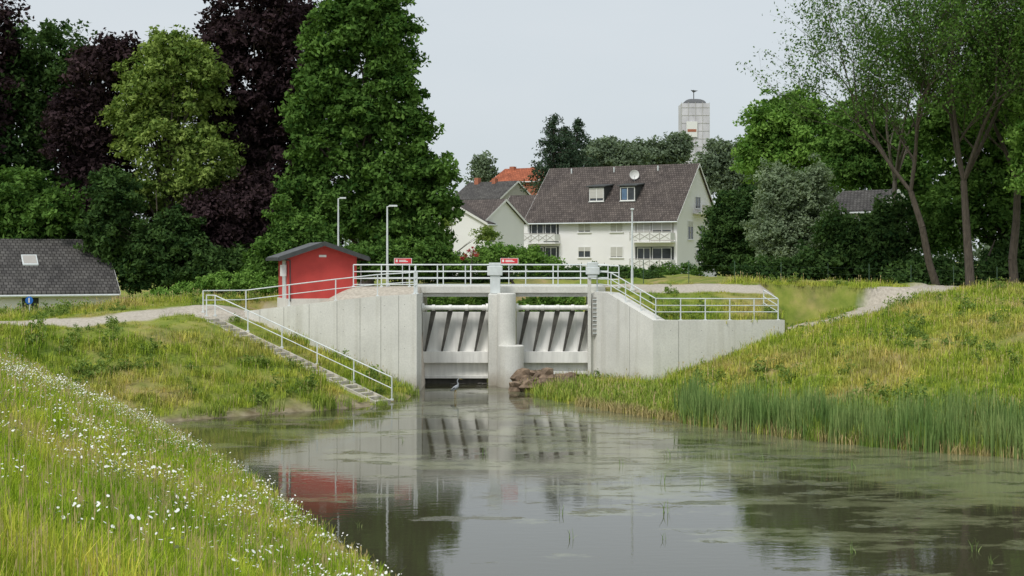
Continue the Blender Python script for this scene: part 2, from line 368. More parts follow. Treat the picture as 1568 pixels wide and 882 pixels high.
GMr=grassmat('reed_blades',fixed=((0.16,0.27,0.09),(0.28,0.36,0.15))); GMs=grassmat('straw_blades',fixed=((0.42,0.34,0.17),(0.55,0.46,0.27)))
GMh=grassmat('seed_heads',fixed=((0.40,0.36,0.17),(0.50,0.42,0.25)))
GMg=grassmat('lush_bank_blades',fixed=((0.22,0.33,0.06),(0.36,0.42,0.11)))
def pick(n,x0,x1,y0,y1,cond):
    x=rng.uniform(x0,x1,n); y=rng.uniform(y0,y1,n); d=sdist(x,y); ok=(d>0.05)&(np.abs(x)<0.42*y+4)&cond(x,y,d)
    ok&=(pathmask(x,y)<0.2)
    ds,_=dline(x,y,[ST0[:2],ST1[:2]]); ok&=ds>0.66
    ok&=~((y>75)&(y<80.5)&(x>-8.6)&(x<6.0))
    dw,_=dline(x,y,[p[:2] for p in LW]); ok&=dw>0.35
    dw,_=dline(x,y+.2,RW); ok&=dw>0.6
    x=x[ok];y=y[ok]; return np.stack([x,y,height(x,y)-0.02],-1)
near=[blades('tuft_a',70,0.24,0.08,0.30,0.010,GMn,.45,.03,GMh),blades('tuft_b',60,0.22,0.12,0.42,0.009,GMn,.4,.06,GMh),blades('tuft_c',60,0.27,0.06,0.22,0.012,GMn,0.6)]
mid=[blades('tuft_d',70,0.38,0.10,0.32,0.018,GMn,.45,.03,GMh),blades('tuft_e',60,0.36,0.14,0.40,0.017,GMn,.4,.06,GMh),blades('tuft_f',60,0.4,0.08,0.24,0.021,GMn,0.6)]
far=[blades('tuft_g',55,0.5,0.08,0.26,0.028,GM,0.45,.03,GMh),blades('tuft_h',50,0.45,0.12,0.40,0.026,GM,.4,.05,GMh),blades('tuft_i',55,0.5,0.06,0.18,0.03,GM,0.55)]
nearside=lambda x,y,d:(x<4)&(y<57.0)&(d<14)
scatter('meadow_grass',pick(9500,-14,9,5,26,nearside),near)
scatter('meadow_grass',pick(11500,-28,3,24,59,nearside),mid)
scatter('bank_grass',pick(19000,-38,44,44,84,lambda x,y,d:~((x<4)&(y<56.0))&((x>0)|(d>0.7))&((pdist(x,y)>4.2)|(y>81)|(x>17.5))),far,0.7,1.4)
scatter('verge_grass',pick(9000,-38,44,60,82,lambda x,y,d:(d>.7)&(pdist(x,y)<=4.2)&~(x>17.5)),far,0.35,0.62)
lush=[blades('lush_a',50,0.35,0.2,0.6,0.028,GMg,0.35,.03,GMh),blades('lush_b',50,0.4,0.15,0.5,0.03,GMg,0.5)]
scatter('shore_grass',pick(9500,-16,36,42,75,lambda x,y,d:(d<np.where(x>0,3.6+bumps(x*1.3,y)*12,0.5))&~((x<-7)&(y<57))&((x>0)|(bumps(x*3,y*3)>0))),lush,0.6,1.35)
reed=[blades('reed_a',42,0.35,0.7,1.75,0.03,GMr,0.12),blades('reed_b',40,0.4,0.4,1.35,0.03,GMr,0.18),blades('reed_c',36,0.4,0.2,0.8,0.03,GMg,0.3),blades('reed_dry',40,0.4,0.25,0.6,0.03,GMs,0.4)]
x=rng.uniform(6.5,42,26000); y=rng.uniform(26,60,26000); d=sdist(x,y); nz=bumps(x*2.1,y*2.1)*7
ok=(d>-0.4)&(d<1.6+nz+np.clip((x-8)*.05,0,.8))&(x>7.0); x=x[ok];y=y[ok]; scatter('reed_bed',np.stack([x,y,np.maximum(height(x,y),-0.1)],-1)[:3200],reed,0.5,1.2)
x=rng.uniform(3,42,20000); y=rng.uniform(26,66,20000); d=sdist(x,y); ok=(d>-0.35)&(d<0.25); x=x[ok];y=y[ok]
scatter('dry_reed_fringe',np.stack([x,y,np.zeros(len(x))],-1)[:520],[blades('reed_dry_b',45,0.35,0.12,0.45,0.03,GMs,0.5)],0.6,1.1)
x=rng.uniform(-6,14,400); y=rng.uniform(30,62,400); d=sdist(x,y); ok=d<-1.2; x=x[ok];y=y[ok]
scatter('water_weeds',np.stack([x,y,np.full(len(x),-.02)],-1)[:22],[blades('sprig',6,0.10,0.10,0.34,0.016,GMr,0.5)],0.6,1.2)
# ------------------------------------------------------------ leaf clouds
LM={ 'green':leafmat('leaves_green',(0.030,0.080,0.018),(0.17,0.30,0.068)),
 'bright':leafmat('leaves_bright',(0.07,0.165,0.03),(0.27,0.44,0.10)),
 'lime':leafmat('leaves_lime',(0.075,0.14,0.03),(0.35,0.45,0.12)),
 'copper':leafmat('leaves_copper',(0.013,0.009,0.011),(0.078,0.050,0.055),0.15),
 'dark':leafmat('leaves_dark',(0.020,0.050,0.018),(0.10,0.175,0.052)),
 'conifer':leafmat('needles',(0.03,0.055,0.035),(0.10,0.15,0.09),0.1),
 'silver':leafmat('leaves_silver',(0.12,0.17,0.10),(0.34,0.42,0.27)),
 'far':leafmat('leaves_far_hazed',(0.11,0.15,0.10),(0.24,0.31,0.20)),  # paled, greyed greens put the haze of distance into the leaf colour
 'weed':leafmat('weed_leaves',(0.12,0.20,0.05),(0.30,0.39,0.10)),
 'redfl':leafmat('red_blossom',(0.35,0.03,0.05),(0.55,0.08,0.1))}
def leafcloud(ells,ncl,npl,cr,ls,seed,flat=0.65,inner=0.5):
    g=np.random.default_rng(seed); E=np.array(ells,float)
    w=(E[:,3]*E[:,5]+E[:,3]*E[:,4]+E[:,4]*E[:,5]); w/=w.sum(); k=g.choice(len(E),ncl,p=w)
    d=g.normal(size=(ncl,3)); d/=np.linalg.norm(d,axis=1)[:,None]
    rr=inner+(1.08-inner)*np.sqrt(g.random(ncl)); c=E[k,:3]+d*E[k,3:]*rr[:,None]
    c+=g.normal(0,cr*.5,(ncl,3))
    ct=g.random(ncl); cs=g.uniform(.5,1.4,ncl)*cr
    n=ncl*npl; ki=np.repeat(np.arange(ncl),npl)
    off=g.normal(size=(n,3)); off*= (g.random(n)**.4/np.linalg.norm(off,axis=1))[:,None]
    off*=cs[ki][:,None]; off[:,2]*=flat
    pos=c[ki]+off; pos[:,2]-= (off[:,0]**2+off[:,1]**2)*.25/np.maximum(cs[ki],.1)
    nrm=g.normal(size=(n,3))*0.75+d[ki]*.45+np.array([0,0,.55]); nrm/=np.linalg.norm(nrm,axis=1)[:,None]
    t=np.cross(nrm,g.normal(size=(n,3))); t/=np.linalg.norm(t,axis=1)[:,None]; b=np.cross(nrm,t)
    s=(ls*g.uniform(.55,1.3,n))[:,None]
    V=np.stack([pos-t*s*.55,pos+b*s*.3-nrm*s*.08,pos+t*s*.55,pos-b*s*.3-nrm*s*.08],1).reshape(-1,3)
    tint=np.clip(.05+.62*ct[ki]+g.normal(.12,.16,n),0,1)
    return V,np.arange(len(V)).reshape(-1,4),np.repeat(tint,4)
wd=[]
for k_ in range(3):
    V,Q,T_=leafcloud([(0,0,.14,.26,.26,.16),(.15,.1,.22,.14,.14,.14)],14,14,.12,.09,200+k_,.8,.2)
    wd.append(bpy.data.objects.new('weed',npmesh('weed',V,Q,LM['weed'],{'tint':T_})))
scatter('bank_weeds',pick(3800,-34,42,44,82,lambda x,y,d:(d>.6)&~((x<4)&(y<57))&(bumps(x*1.9+4,y*1.9)>0.03)),wd,0.4,1.6)
def flowers(name,n,rad,h0,h1,hs,mat,stem):
    V=[];Fc=[];mi=[]
    for i in range(n):
        r=rad*math.sqrt(random.random());a=random.uniform(0,6.28);x,y=r*math.cos(a),r*math.sin(a);h=random.uniform(h0,h1)
        b=len(V);V+=[(x-.003,y,0),(x+.003,y,0),(x,y,h)];Fc.append((b,b+1,b+2));mi.append(1)
        b=len(V);s=hs*random.uniform(.5,1.3);tx,ty=random.uniform(-.5,.5),random.uniform(-.9,.1)
        for k in range(6):
            t=k*math.pi/3; cx,cy=s*math.cos(t),s*math.sin(t); V.append((x+cx,y+cy,h+cx*tx-cy*ty+.01))
        Fc.append(tuple(range(b,b+6)));mi.append(0)
    me=bpy.data.meshes.new(name);me.from_pydata(V,[],Fc);me.materials.append(mat);me.materials.append(stem);me.polygons.foreach_set('material_index',mi);me.update()
    return bpy.data.objects.new(name,me)
M['petal']=simple('white_petals',(0.82,0.82,0.78),0.8,0,0.04); M['yellow']=simple('yellow_petals',(0.60,0.48,0.07),0.8,0,0.1)
drift=[(-24,30),(-17,36),(-14,39.5),(-12.9,45),(-10.9,47.3)]
def band(x,y,d):
    n=bumps(x*2.1+9,y*2.1)*8; a,_=dline(x,y,drift); c=np.hypot(x+6.6,y-26.8); e=np.hypot(x+9.8,y-33)
    pr=np.clip(1.3-(a+n)/1.6,0,1)+np.clip(1.1-(c+n)/1.6,0,1)*.8+np.clip(.8-(e+n)/2.0,0,1)+np.clip((n-.1)*1.2,0,.3)*(y>15)+((d<1.6)&(y>26)&(y<48))*.3+.04
    return nearside(x,y,d)&(rng.random(x.shape)<pr)
scatter('daisies',pick(11500,-24,6,14,57,band),[flowers('daisies_a',9,0.35,0.30,0.48,0.019,M['petal'],GM),flowers('daisies_b',18,0.4,0.30,0.50,0.019,M['petal'],GM)],0.8,1.2)
scatter('yellow_flowers',pick(1300,8,40,48,72,lambda x,y,d:(bumps(x*1.3,y*1.3)>0.02)&(d>3)),[flowers('yellow_a',7,0.5,0.24,0.42,0.02,M['yellow'],GM)])
# ------------------------------------------------------------ sluice structure
def wall(parent,name,pts,th,zb,mat='conc'):
    mb=MB(); n=len(pts); nr=[]
    for i in range(n):
        a=Vector(pts[max(0,i-1)][:2]);b_=Vector(pts[min(n-1,i+1)][:2]); t=(b_-a).normalized(); nr.append(Vector((-t.y,t.x)))
    for i,(x,y,z) in enumerate(pts):
        q=nr[i]*th; mb.v+=[(x,y,zb),(x,y,z),(x+q.x,y+q.y,z),(x+q.x,y+q.y,zb)]
    for i in range(n-1):
        a=4*i;b_=4*i+4
        mb.f+=[(a,b_,b_+1,a+1),(a+1,b_+1,b_+2,a+2),(a+2,b_+2,b_+3,a+3)]
    mb.f+=[(0,1,2,3),(4*n-1,4*n-2,4*n-3,4*n-4)]
    return obj(name,mb,mat,parent)
sl=root('sluice_gate',(0,75,0))
wall(sl,'left_wing_wall',LW,0.7,-1.2)
wall(sl,'right_wing_wall',[(4.3,75.0,4.9),(4.95,74.0,4.86),(7.04,70.98,3.55)],0.8,-1.0)
wall(sl,'right_bank_wall',[(7.045,70.98,3.547),(13.9,72.5,3.5)],0.7,-1.0)
mb=MB()
def joint(pts,t):
    i=int(t); f=t-i; a=Vector(pts[i]);b_=Vector(pts[i+1]); p=a.lerp(b_,f); d=(b_-a).normalized(); nrm=Vector((d.y,-d.x,0)).normalized()*0.004
    w=Vector((d.x,d.y,0)).normalized()*0.014
    mb.poly([(p.x-w.x+nrm.x,p.y-w.y+nrm.y,-0.5),(p.x+w.x+nrm.x,p.y+w.y+nrm.y,-0.5),(p.x+w.x+nrm.x,p.y+w.y+nrm.y,p.z-0.03),(p.x-w.x+nrm.x,p.y-w.y+nrm.y,p.z-0.03)])
for t in (0.35,0.9,1.45,2.05,2.6,3.1,3.55): joint(LW,t)
joint([(7.045,70.98,3.547),(13.9,72.5,3.5)],0.19); joint([(4.95,74,4.86),(7.04,70.98,3.55)],0.5)
obj('wall_joints',mb,'joint',sl)
mb=MB()
def tieholes(pts):
    for i in range(len(pts)-1):
        a=Vector(pts[i]);b_=Vector(pts[i+1]); d=(b_-a); nrm=Vector((d.y,-d.x,0)).normalized()
        for f in (.2,.7):
            p=a.lerp(b_,f)
            for dz in (.5,1.6,2.7): q=Vector((p.x,p.y,p.z-dz)); mb.tube(q-nrm*.02,q+nrm*.005,.022,.022,8)
tieholes(LW); tieholes([(7.3,71.04,3.55),(10.5,71.75,3.5),(13.7,72.45,3.5)])
obj('formwork_tie_holes',mb,'joint',sl)
mb=MB(); mb.box(-5.3,-4.765,71.55,80,-1.2,4.79); mb.box(4.17,4.75,75.0,80,-1.2,4.79); mb.box(4.0,4.17,74.8,75.4,-1,5.6); obj('abutments',mb,'conc',sl,bevel=0.03)
mb=MB(); mb.box(-1.24,0.2,74.4,80,-1.2,4.79)
obj('centre_pier',mb,'conc',sl,bevel=0.04)
mb=MB(); mb.tube((-0.05,73.7,-1.2),(-0.05,73.7,2.15),0.66,0.66,28); mb.tube((-0.3,74.1,-1),(-0.3,74.1,4.84),0.49,0.49,24); obj('pier_nose',mb,'conc',sl,bevel=0.05)
mb=MB(); mb.box(-5.32,5.0,76.1,80.2,4.80,5.16); obj('bridge_deck',mb,'conc2',sl,bevel=0.02)
mb=MB(); mb.box(-4.76,-1.25,76.3,76.6,4.60,4.797); mb.box(0.21,4.16,76.3,76.6,4.60,4.797); obj('deck_beams',mb,'conc',sl)
mb=MB(); mb.box(-1.15,-0.62,74.75,75.3,4.8,5.75); mb.box(-1.3,-0.5,74.68,75.4,5.75,6.25);mb.box(-1.22,-0.58,74.72,75.36,6.25,6.42)
mb.box(4.0,4.45,74.7,75.3,5.61,5.8); mb.box(3.9,4.6,74.65,75.35,5.8,6.2);mb.box(3.97,4.52,74.7,75.3,6.2,6.45)
obj('hoist_cabinets',mb,'galv',sl,bevel=0.03)
for gi,(x0,x1) in enumerate(((-4.76,-1.24),(0.2,4.17))):
    yb=75.6; zb=0.28 if gi==0 else 0.5
    mb=MB(); mb.box(x0+.03,x1-.03,yb,yb+.12,zb,3.80)
    mb.box(x0+.03,x1-.03,yb-.40,yb-.002,1.12,1.72)
    mb.box(x0+.03,x1-.03,yb-.16,yb-.002,zb,zb+.16)
    obj('gate_leaf',mb,'steel',sl,bevel=0.015)
    mb=MB(); n=4 if gi==0 else 5; w=(x1-x0)/n
    for k in range(n):
        xt=x0+0.62+k*w
        xb=xt-0.46
        mb.prism([(xb-.05,yb-.22,1.722),(xb+.05,yb-.22,1.722),(xt+.14,yb-.50,3.9),(xt-.14,yb-.50,3.9)],(0,0.18,0))
    obj('gate_struts',mb,'dsteel',sl)  # dark colour carries the shadowed side of the struts
    mb=MB(); mb.tube((x0+.02,yb-.6,4.05),(x1-.02,yb-.6,4.05),0.125,0.125,16)
    for xe in (x0+.02,x1-.14): mb.tube((xe,yb-.6,4.05),(xe+.12,yb-.6,4.05),0.22,0.22,16)
    for k in range(n): xt=x0+0.62+k*w; mb.tube((xt-.08,yb-.6,4.05),(xt+.08,yb-.6,4.05),0.16,0.16,16)
    obj('gate_shaft',mb,'steel',sl)
    mb=MB(); mb.box(x0+.1,x1-.1,yb+.13,yb+.19,-0.3,zb)
    obj('under_gate_shade',mb,'dsteel',sl)  # dark sheet standing for the shade in the gap under the gate
mb=MB()
for k in range(16):
    a=(random.uniform(.3,4.0) if k>4 else random.uniform(-4.3,-1.5)); an=random.uniform(-.4,.4); l=random.uniform(.4,1.3); mb.tube((a,75.0+random.uniform(-.5,.2),random.uniform(.05,.35) if k>4 else .04),(a+l*math.cos(an)*.7,75.0+l*math.sin(an)*.4,random.uniform(.1,.55) if k>4 else .06),.05,.02,6)
obj('driftwood',mb,'dsteel',sl)
mb=MB(); mb.box(4.2,4.62,74.78,74.82,2.6,4.6); obj('niche_shade_plate',mb,'joint',sl)  # flat plate, its darker tone stands in for shade inside a niche
mb=MB()
for k in range(9): mb.box(4.24,4.58,74.74,74.77,2.7+.22*k,2.74+.22*k)
obj('ladder_rungs',mb,'galv',sl)
def railing(name,pts,h=1.12,rails=(1.0,0.62,0.28),sp=1.5,r=0.022,top=0.028,mat='galv'):
    rt=root(name,pts[0]); mp=MB(); mr_=MB()
    for i in range(len(pts)-1):
        a=Vector(pts[i]);b_=Vector(pts[i+1]); L=(b_-a).length; n=max(1,round(L/sp))
        for k in range(n+(1 if i==len(pts)-2 else 0)):
            p=a.lerp(b_,k/n); mp.box(p.x-.028,p.x+.028,p.y-.02,p.y+.02,p.z-0.05,p.z+h); mp.box(p.x-.08,p.x+.08,p.y-.06,p.y+.06,p.z-0.05,p.z+0.03)
        for f in rails:
            o=Vector((0,0,h*f)); mr_.tube(a+o,b_+o,top if f==1.0 else r,None,8)
    obj('posts',mp,mat,rt); obj('rails',mr_,mat,rt); return rt
railing('bridge_railing',[(-8.5,76.25,5.16),(-1.0,76.25,5.16),(4.2,76.25,5.16),(5.7,75.9,5.1)],1.15,(1.0,.68,.36,.08),1.5,.026,.034)
railing('bridge_railing',[(-8.5,80.0,5.16),(5.4,80.0,5.16)],1.15,(1.0,.68,.36),1.5,.026,.032)
railing('bridge_railing',[(-4.9,71.3,4.87),(-5.0,74.0,4.9),(-5.2,76.2,5.12)],1.1,(1.0,.66,.34),1.4)
railing('wing_wall_railing',[(4.5,75.2,4.9),(5.15,74.0,4.82),(7.2,71.25,3.55),(13.6,72.7,3.5)],1.08,(1.0,.68,.38),1.45,.024,.030)
railing('wing_wall_railing',[(13.6,72.72,3.5),(13.2,74.6,3.9)],1.08,(1.0,.68,.38),1.45,.024,.030)
railing('wing_wall_railing',[(x,y+.3,z) for x,y,z in LW[::-1]]+[(-15.9,73.2,3.9)],1.08,(1.0,.55),2.3)
st=root('stairs',ST0); mb=MB(); n=24; a=Vector(ST0);b_=Vector(ST1); d=Vector((b_.x-a.x,b_.y-a.y,0)); d.normalize(); q=Vector((-d.y,d.x,0))
for k in range(n):
    p=a.lerp(b_,k/n); p2=a.lerp(b_,(k+1)/n); z=p.z-(a.z-b_.z)/n
    c=[p-q*.42,p2-q*.42,p2+q*.42,p+q*.42]; mb.prism([(v.x,v.y,z-.35) for v in c],(0,0,.35))
obj('steps',mb,'stairc',st)
mb=MB()
for s_ in (-.49,.49):
    o=q*s_; c=[a+o-q*.06,b_+o-q*.06,b_+o+q*.06,a+o+q*.06]; mb.prism([(v.x,v.y,v.z-.32) for v in c],(0,0,.30))
obj('stringers',mb,'stairc',st)
railing('stair_railing',[tuple(a+q*.62+Vector((-.5,.3,0))),tuple(a+q*.62),tuple(b_+q*.62)],1.02,(1.0,.5),2.2)
# ------------------------------------------------------------ pump house
sh=root('red_pump_house',(-10.4,77.0,4.3)); th=math.radians(19)
def tsh(u,v,w): return (-12.0+u*math.cos(th)-v*math.sin(th), 76.2+u*math.sin(th)+v*math.cos(th), w)
zg=4.35; W_,D_=3.75,3.0
mb=MB(); e,rg=6.75,7.38
mb.v+=[tsh(0,0,zg),tsh(W_,0,zg),tsh(W_,0,e),tsh(W_/2,0,rg),tsh(0,0,e),tsh(0,D_,zg),tsh(W_,D_,zg),tsh(W_,D_,e),tsh(W_/2,D_,rg),tsh(0,D_,e)]
mb.f+=[(0,1,2,3,4),(9,8,7,6,5),(0,4,9,5),(1,6,7,2)]; obj('walls',mb,'red',sh)
mb=MB(); mb.box(-.06,W_+.06,-.06,D_+.06,zg-.5,zg+.14,tsh); obj('plinth',mb,'conc2',sh)
mb=MB(); ov=0.55; sl_=(rg-e)/(W_/2)
def rp(u,v,o): return tsh(u,v,rg+0.06+o-abs(u-W_/2)*sl_)
for s in (0,1):
    u0=-ov if s==0 else W_/2; u1=W_/2 if s==0 else W_+ov
    mb.v+=[rp(u0,-ov,0),rp(u1,-ov,0),rp(u1,D_+ov,0),rp(u0,D_+ov,0),rp(u0,-ov,.1),rp(u1,-ov,.1),rp(u1,D_+ov,.1),rp(u0,D_+ov,.1)]
    b0=8*s; mb.f+=[tuple(b0+i for i in qd) for qd in ((0,3,2,1),(4,5,6,7),(0,1,5,4),(1,2,6,5),(2,3,7,6),(3,0,4,7))]
obj('roof',mb,'slate',sh)
mb=MB()
for s in (0,1):
    ua,ub=((-ov-.02,W_/2) if s==0 else (W_/2,W_+ov+.02))
    A=rp(ua,-ov-.03,-.12);B=rp(ub,-ov-.03,-.12);C=rp(ub,-ov-.03,.13);D=rp(ua,-ov-.03,.13); o=Vector(tsh(0,.026,0))-Vector(tsh(0,0,0)); mb.prism([A,B,C,D],o)
mb.box(-ov-.08,-ov+.02,-ov,D_+ov,e-.22,e-.06,tsh);mb.box(W_+ov-.02,W_+ov+.08,-ov,D_+ov,e-.22,e-.06,tsh)
obj('fascia_gutter',mb,'fascia',sh)
mb=MB(); mb.box(-.05,-.003,.5,1.5,zg+.14,zg+2.2,tsh); obj('door',mb,'galv',sh)
mb=MB(); mb.box(-.35,-.06,.15,.45,5.7,6.3,tsh); mb.box(W_/2-.2,W_/2+.2,-.03,-.002,6.72,6.84,tsh); obj('meter_box',mb,'whitep',sh)
mb=MB(); mb.tube(tsh(.1,-.08,zg),tsh(.1,-.08,e-.2),.035);mb.tube(tsh(.1,-.08,e-.2),tsh(-ov,-.2,e-.1),.035); obj('downpipe',mb,'fascia',sh)
def lamp(x,y,z0,z1,arm=0.4):
    r=root('street_lamp',(x,y,z0)); mb=MB(); mb.tube((x,y,z0-.2),(x,y,z0+1.0),.075,.07,10); mb.tube((x,y,z0+1.0),(x,y,z1),.06,.04,10); mb.box(x-.12,x+.12,y-.12,y+.12,z0-.1,z0+.03)
    obj('pole',mb,'galv',r); mb=MB()
    if arm: mb.tube((x,y,z1-.03),(x+arm*.4,y-.05,z1+.03),.035,.03,8)
    mb.box(x+(.1 if arm else -.09),x+(arm+.15 if arm else .09),y-.13,y+.03,z1-.02,z1+.07); obj('lamp_head',mb,'galv',r,bevel=.02)
lamp(X(593,77),77,4.9,Z(316,77)); lamp(X(518,82),82,4.5,Z(304,82),.3); lamp(X(968,77.5),77.5,5.0,Z(321,77.5),0)
def sign(x,y,z,w=1.0):
    r=root('warning_sign',(x,y,z)); mb=MB(); mb.box(x-w/2,x+w/2,y,y+.03,z,z+.32); obj('panel',mb,'whitep',r)
    mb=MB(); mb.box(x-w/2+.03,x+w/2-.03,y-.005,y-.002,z+.02,z+.30); obj('red_field',mb,'redsign',r)
    mb=MB(); mb.box(x-w*.22,x+w*.28,y-.009,y-.006,z+.11,z+.15);mb.box(x-w*.22,x+w*.18,y-.009,y-.006,z+.18,z+.22);mb.box(x-w*.4,x-w*.3,y-.009,y-.006,z+.10,z+.24); obj('lettering',mb,'whitep',r)
    mb=MB(); mb.box(x-.05,x-.01,y+.031,y+.07,z-1.2,z+.32); obj('post',mb,'galv',r)
sign(X(617,79.9),79.9,Z(404,79.9)); sign(X(780,79.9),79.9,Z(404,79.9))
r=root('traffic_sign',(X(45,80),80,3.4)); x=X(45,80); yy=80; mb=MB(); mb.tube((x,yy,3.2),(x,yy,4.55),.025); obj('post',mb,'galv',r)
mb=MB(); mb.tube((x,yy-.05,4.3),(x,yy-.02,4.3),.22,.22,24); obj('disc',mb,'blue',r); mb=MB(); mb.box(x-.04,x+.04,yy-.07,yy-.055,4.17,4.36); mb.tube((x,yy-.07,4.40),(x,yy-.055,4.40),.04,.04,10); obj('symbol',mb,'whitep',r)
mb=MB()
for k in range(46):
    bm=bmesh.new(); bmesh.ops.create_icosphere(bm,subdivisions=2,radius=1); s=random.uniform(.15,.5); cx=random.uniform(0.2,2.9);cy=random.uniform(70.8,73.8) if cx>.9 else random.uniform(70.8,72.4); ox=random.random()*9
    b0=len(mb.v); sx,sy,sz=random.uniform(.6,1.3),random.uniform(.6,1.3),random.uniform(.6,1.1); zz=max(0,float(height(np.array([cx]),np.array([cy]))[0]))
    for v in bm.verts:
        n_=1+.3*math.sin(v.co.x*3+ox)*math.cos(v.co.y*4+ox)+.15*math.sin(v.co.z*7+ox*2)
        mb.v.append((cx+v.co.x*s*sx*n_,cy+v.co.y*s*sy*n_,zz+.1+s*.3+v.co.z*s*sz*n_+(0.35 if cx<1.8 and cy>71.3 else 0)))
    for f in bm.faces: mb.f.append(tuple(b0+v.index for v in f.verts))
    bm.free()
obj('rock_pile',mb,'rock')
def skin(name,verts,edges,radii,mat,parent):
    me=bpy.data.meshes.new(name); L=parent.location; me.from_pydata([(v[0]-L[0],v[1]-L[1],v[2]-L[2]) for v in verts],edges,[]); o=link(bpy.data.objects.new(name,me)); o.parent=parent
    o.modifiers.new('skin','SKIN')
    for i,r_ in enumerate(radii): me.skin_vertices[0].data[i].radius=(r_,r_)
    me.skin_vertices[0].data[0].use_root=True
    o.modifiers.new('sub','SUBSURF').levels=2; me.materials.append(M[mat]); return o
hx,hy=X(698,67.5),67.5; hr=root('grey_heron',(hx,hy,0))
skin('body',[(hx,hy,.50),(hx-.12,hy,.43),(hx-.25,hy,.33),(hx+.08,hy,.58),(hx+.12,hy,.68),(hx+.07,hy,.78),(hx+.09,hy,.89),(hx+.16,hy,.92)],[(0,1),(1,2),(0,3),(3,4),(4,5),(5,6),(6,7)],[.10,.09,.02,.07,.035,.03,.032,.025],'feather',hr)
skin('legs',[(hx-.02,hy,.44),(hx+.02,hy-.04,.25),(hx-.01,hy-.04,-.03),(hx-.07,hy+.05,.24),(hx-.05,hy+.05,-.03)],[(0,1),(1,2),(0,3),(3,4)],[.03,.013,.01,.013,.01],'bill',hr)
mb=MB(); mb.tube((hx+.17,hy,.918),(hx+.32,hy,.88),.018,.004,8); obj('bill',mb,'bill',hr)
mb=MB(); mb.tube((hx+.10,hy,.94),(hx-.06,hy,.90),.016,.003,6); mb.tube((hx-.05,hy-.085,.50),(hx-.27,hy-.03,.36),.035,.008,8); obj('crest_and_wing',mb,'fascia',hr)
# ------------------------------------------------------------ buildings
def house(name,p0,p1,depth,zg,ze,zr,roofm,wallm,ov=0.5):
    a=Vector(p0);b_=Vector(p1); u=(b_-a); L=u.length; u.normalize(); v=Vector((-u.y,u.x))
    tf=lambda s,t,w:(a.x+u.x*s+v.x*t,a.y+u.y*s+v.y*t,w)
    r=root(name,(a.x,a.y,zg)); mb=MB(); h=depth/2
    mb.v+=[tf(0,0,zg),tf(L,0,zg),tf(L,depth,zg),tf(0,depth,zg),tf(0,0,ze),tf(L,0,ze),tf(L,depth,ze),tf(0,depth,ze),tf(0,h,zr),tf(L,h,zr)]
    mb.f+=[(0,1,5,4),(2,3,7,6),(1,2,6,9,5),(3,0,4,8,7)]; obj('walls',mb,wallm,r)
    k=(zr-ze)/h; mb=MB(); uv=[]
    def R(s,t,o): return tf(s,t,zr+.08+o-abs(t-h)*k)
    sl2=math.hypot(1,k); oe=min(.25,ov*.6)
    for (t0,t1) in ((-ov,h),(h,depth+ov)):
        b0=len(mb.v)
        for o in (0,.16):
            for (s,t) in ((-oe,t0),(L+oe,t0),(L+oe,t1),(-oe,t1)):
                mb.v.append(R(s,t,o)); uv.append((s,t*sl2,0))
        mb.f+=[tuple(b0+i for i in q_) for q_ in ((0,3,2,1),(4,5,6,7),(0,1,5,4),(1,2,6,5),(2,3,7,6),(3,0,4,7))]
    o=obj('roof',mb,roofm,r); uvr(o,uv)
    mb=MB(); mb.tube(R(-oe,-ov-.06,0),R(L+oe,-ov-.06,0),.08,.08,8); obj('gutter',mb,'galv',r)
    mb=MB()
    for sx in (-oe-.03,L+oe):
        o_=Vector(tf(.03,0,0))-Vector(tf(0,0,0))
        mb.prism([R(sx,-ov,-.12),R(sx,h,-.12),R(sx,h,.14),R(sx,-ov,.14)],o_)
        mb.prism([R(sx,depth+ov,-.12),R(sx,h,-.12),R(sx,h,.14),R(sx,depth+ov,.14)],o_)
    obj('bargeboards',mb,'whitep',r)
    return r,tf,L,k,R
def window(r,tf,s0,s1,z0,z1,face='front',style='glass',t=0,bars=1,L=0):
    fr=MB();gl=MB();sh_=MB()
    T=tf if face=='front' else (lambda a_,b2,c_: tf(L-b2,a_,c_))
    w=.08
    fr.box(s0,s1,t-.06,t-.003,z0-.0,z0+w,T);fr.box(s0,s1,t-.06,t-.003,z1-w,z1,T);fr.box(s0,s0+w,t-.06,t-.003,z0+w,z1-w,T);fr.box(s1-w,s1,t-.06,t-.003,z0+w,z1-w,T)
    for k in range(bars): c=s0+(s1-s0)*(k+1)/(bars+1); fr.box(c-.04,c+.04,t-.055,t-.003,z0+w,z1-w,T)
    fr.box(s0-.08,s1+.08,t-.14,t-.002,z0-.08,z0-.003,T)
    gl.box(s0+w,s1-w,t-.02,t-.004,z0+w,z1-w,T)
    obj('window_frame',fr,'whitep',r)
    obj('window_pane',gl,'glass',r)
    if style!='glass':
        f=1.0 if style=='shut' else style
        sh_.box(s0+w,s1-w,t-.05,t-.022,z1-w-(z1-z0-2*w)*f,z1-w,T); obj('roller_shutter',sh_,'shutter',r)
p0=(1.8,164.0);p1=(18.0,155.0)
r,tf,L,k,R=house('white_apartment_house',p0,p1,12.0,4.0,11.35,17.3,'tiler','plaster',0.6)
for c,z0,z1,stl in ((7.3,9.75,11.0,0.9),(11.3,9.75,11.0,0.95),(7.3,6.9,8.15,0.4),(11.3,6.9,8.15,0.95),(7.3,4.6,5.7,'glass'),(11.3,4.6,5.7,.5)):
    window(r,tf,c-.8,c+.8,z0,z1,'front',stl)
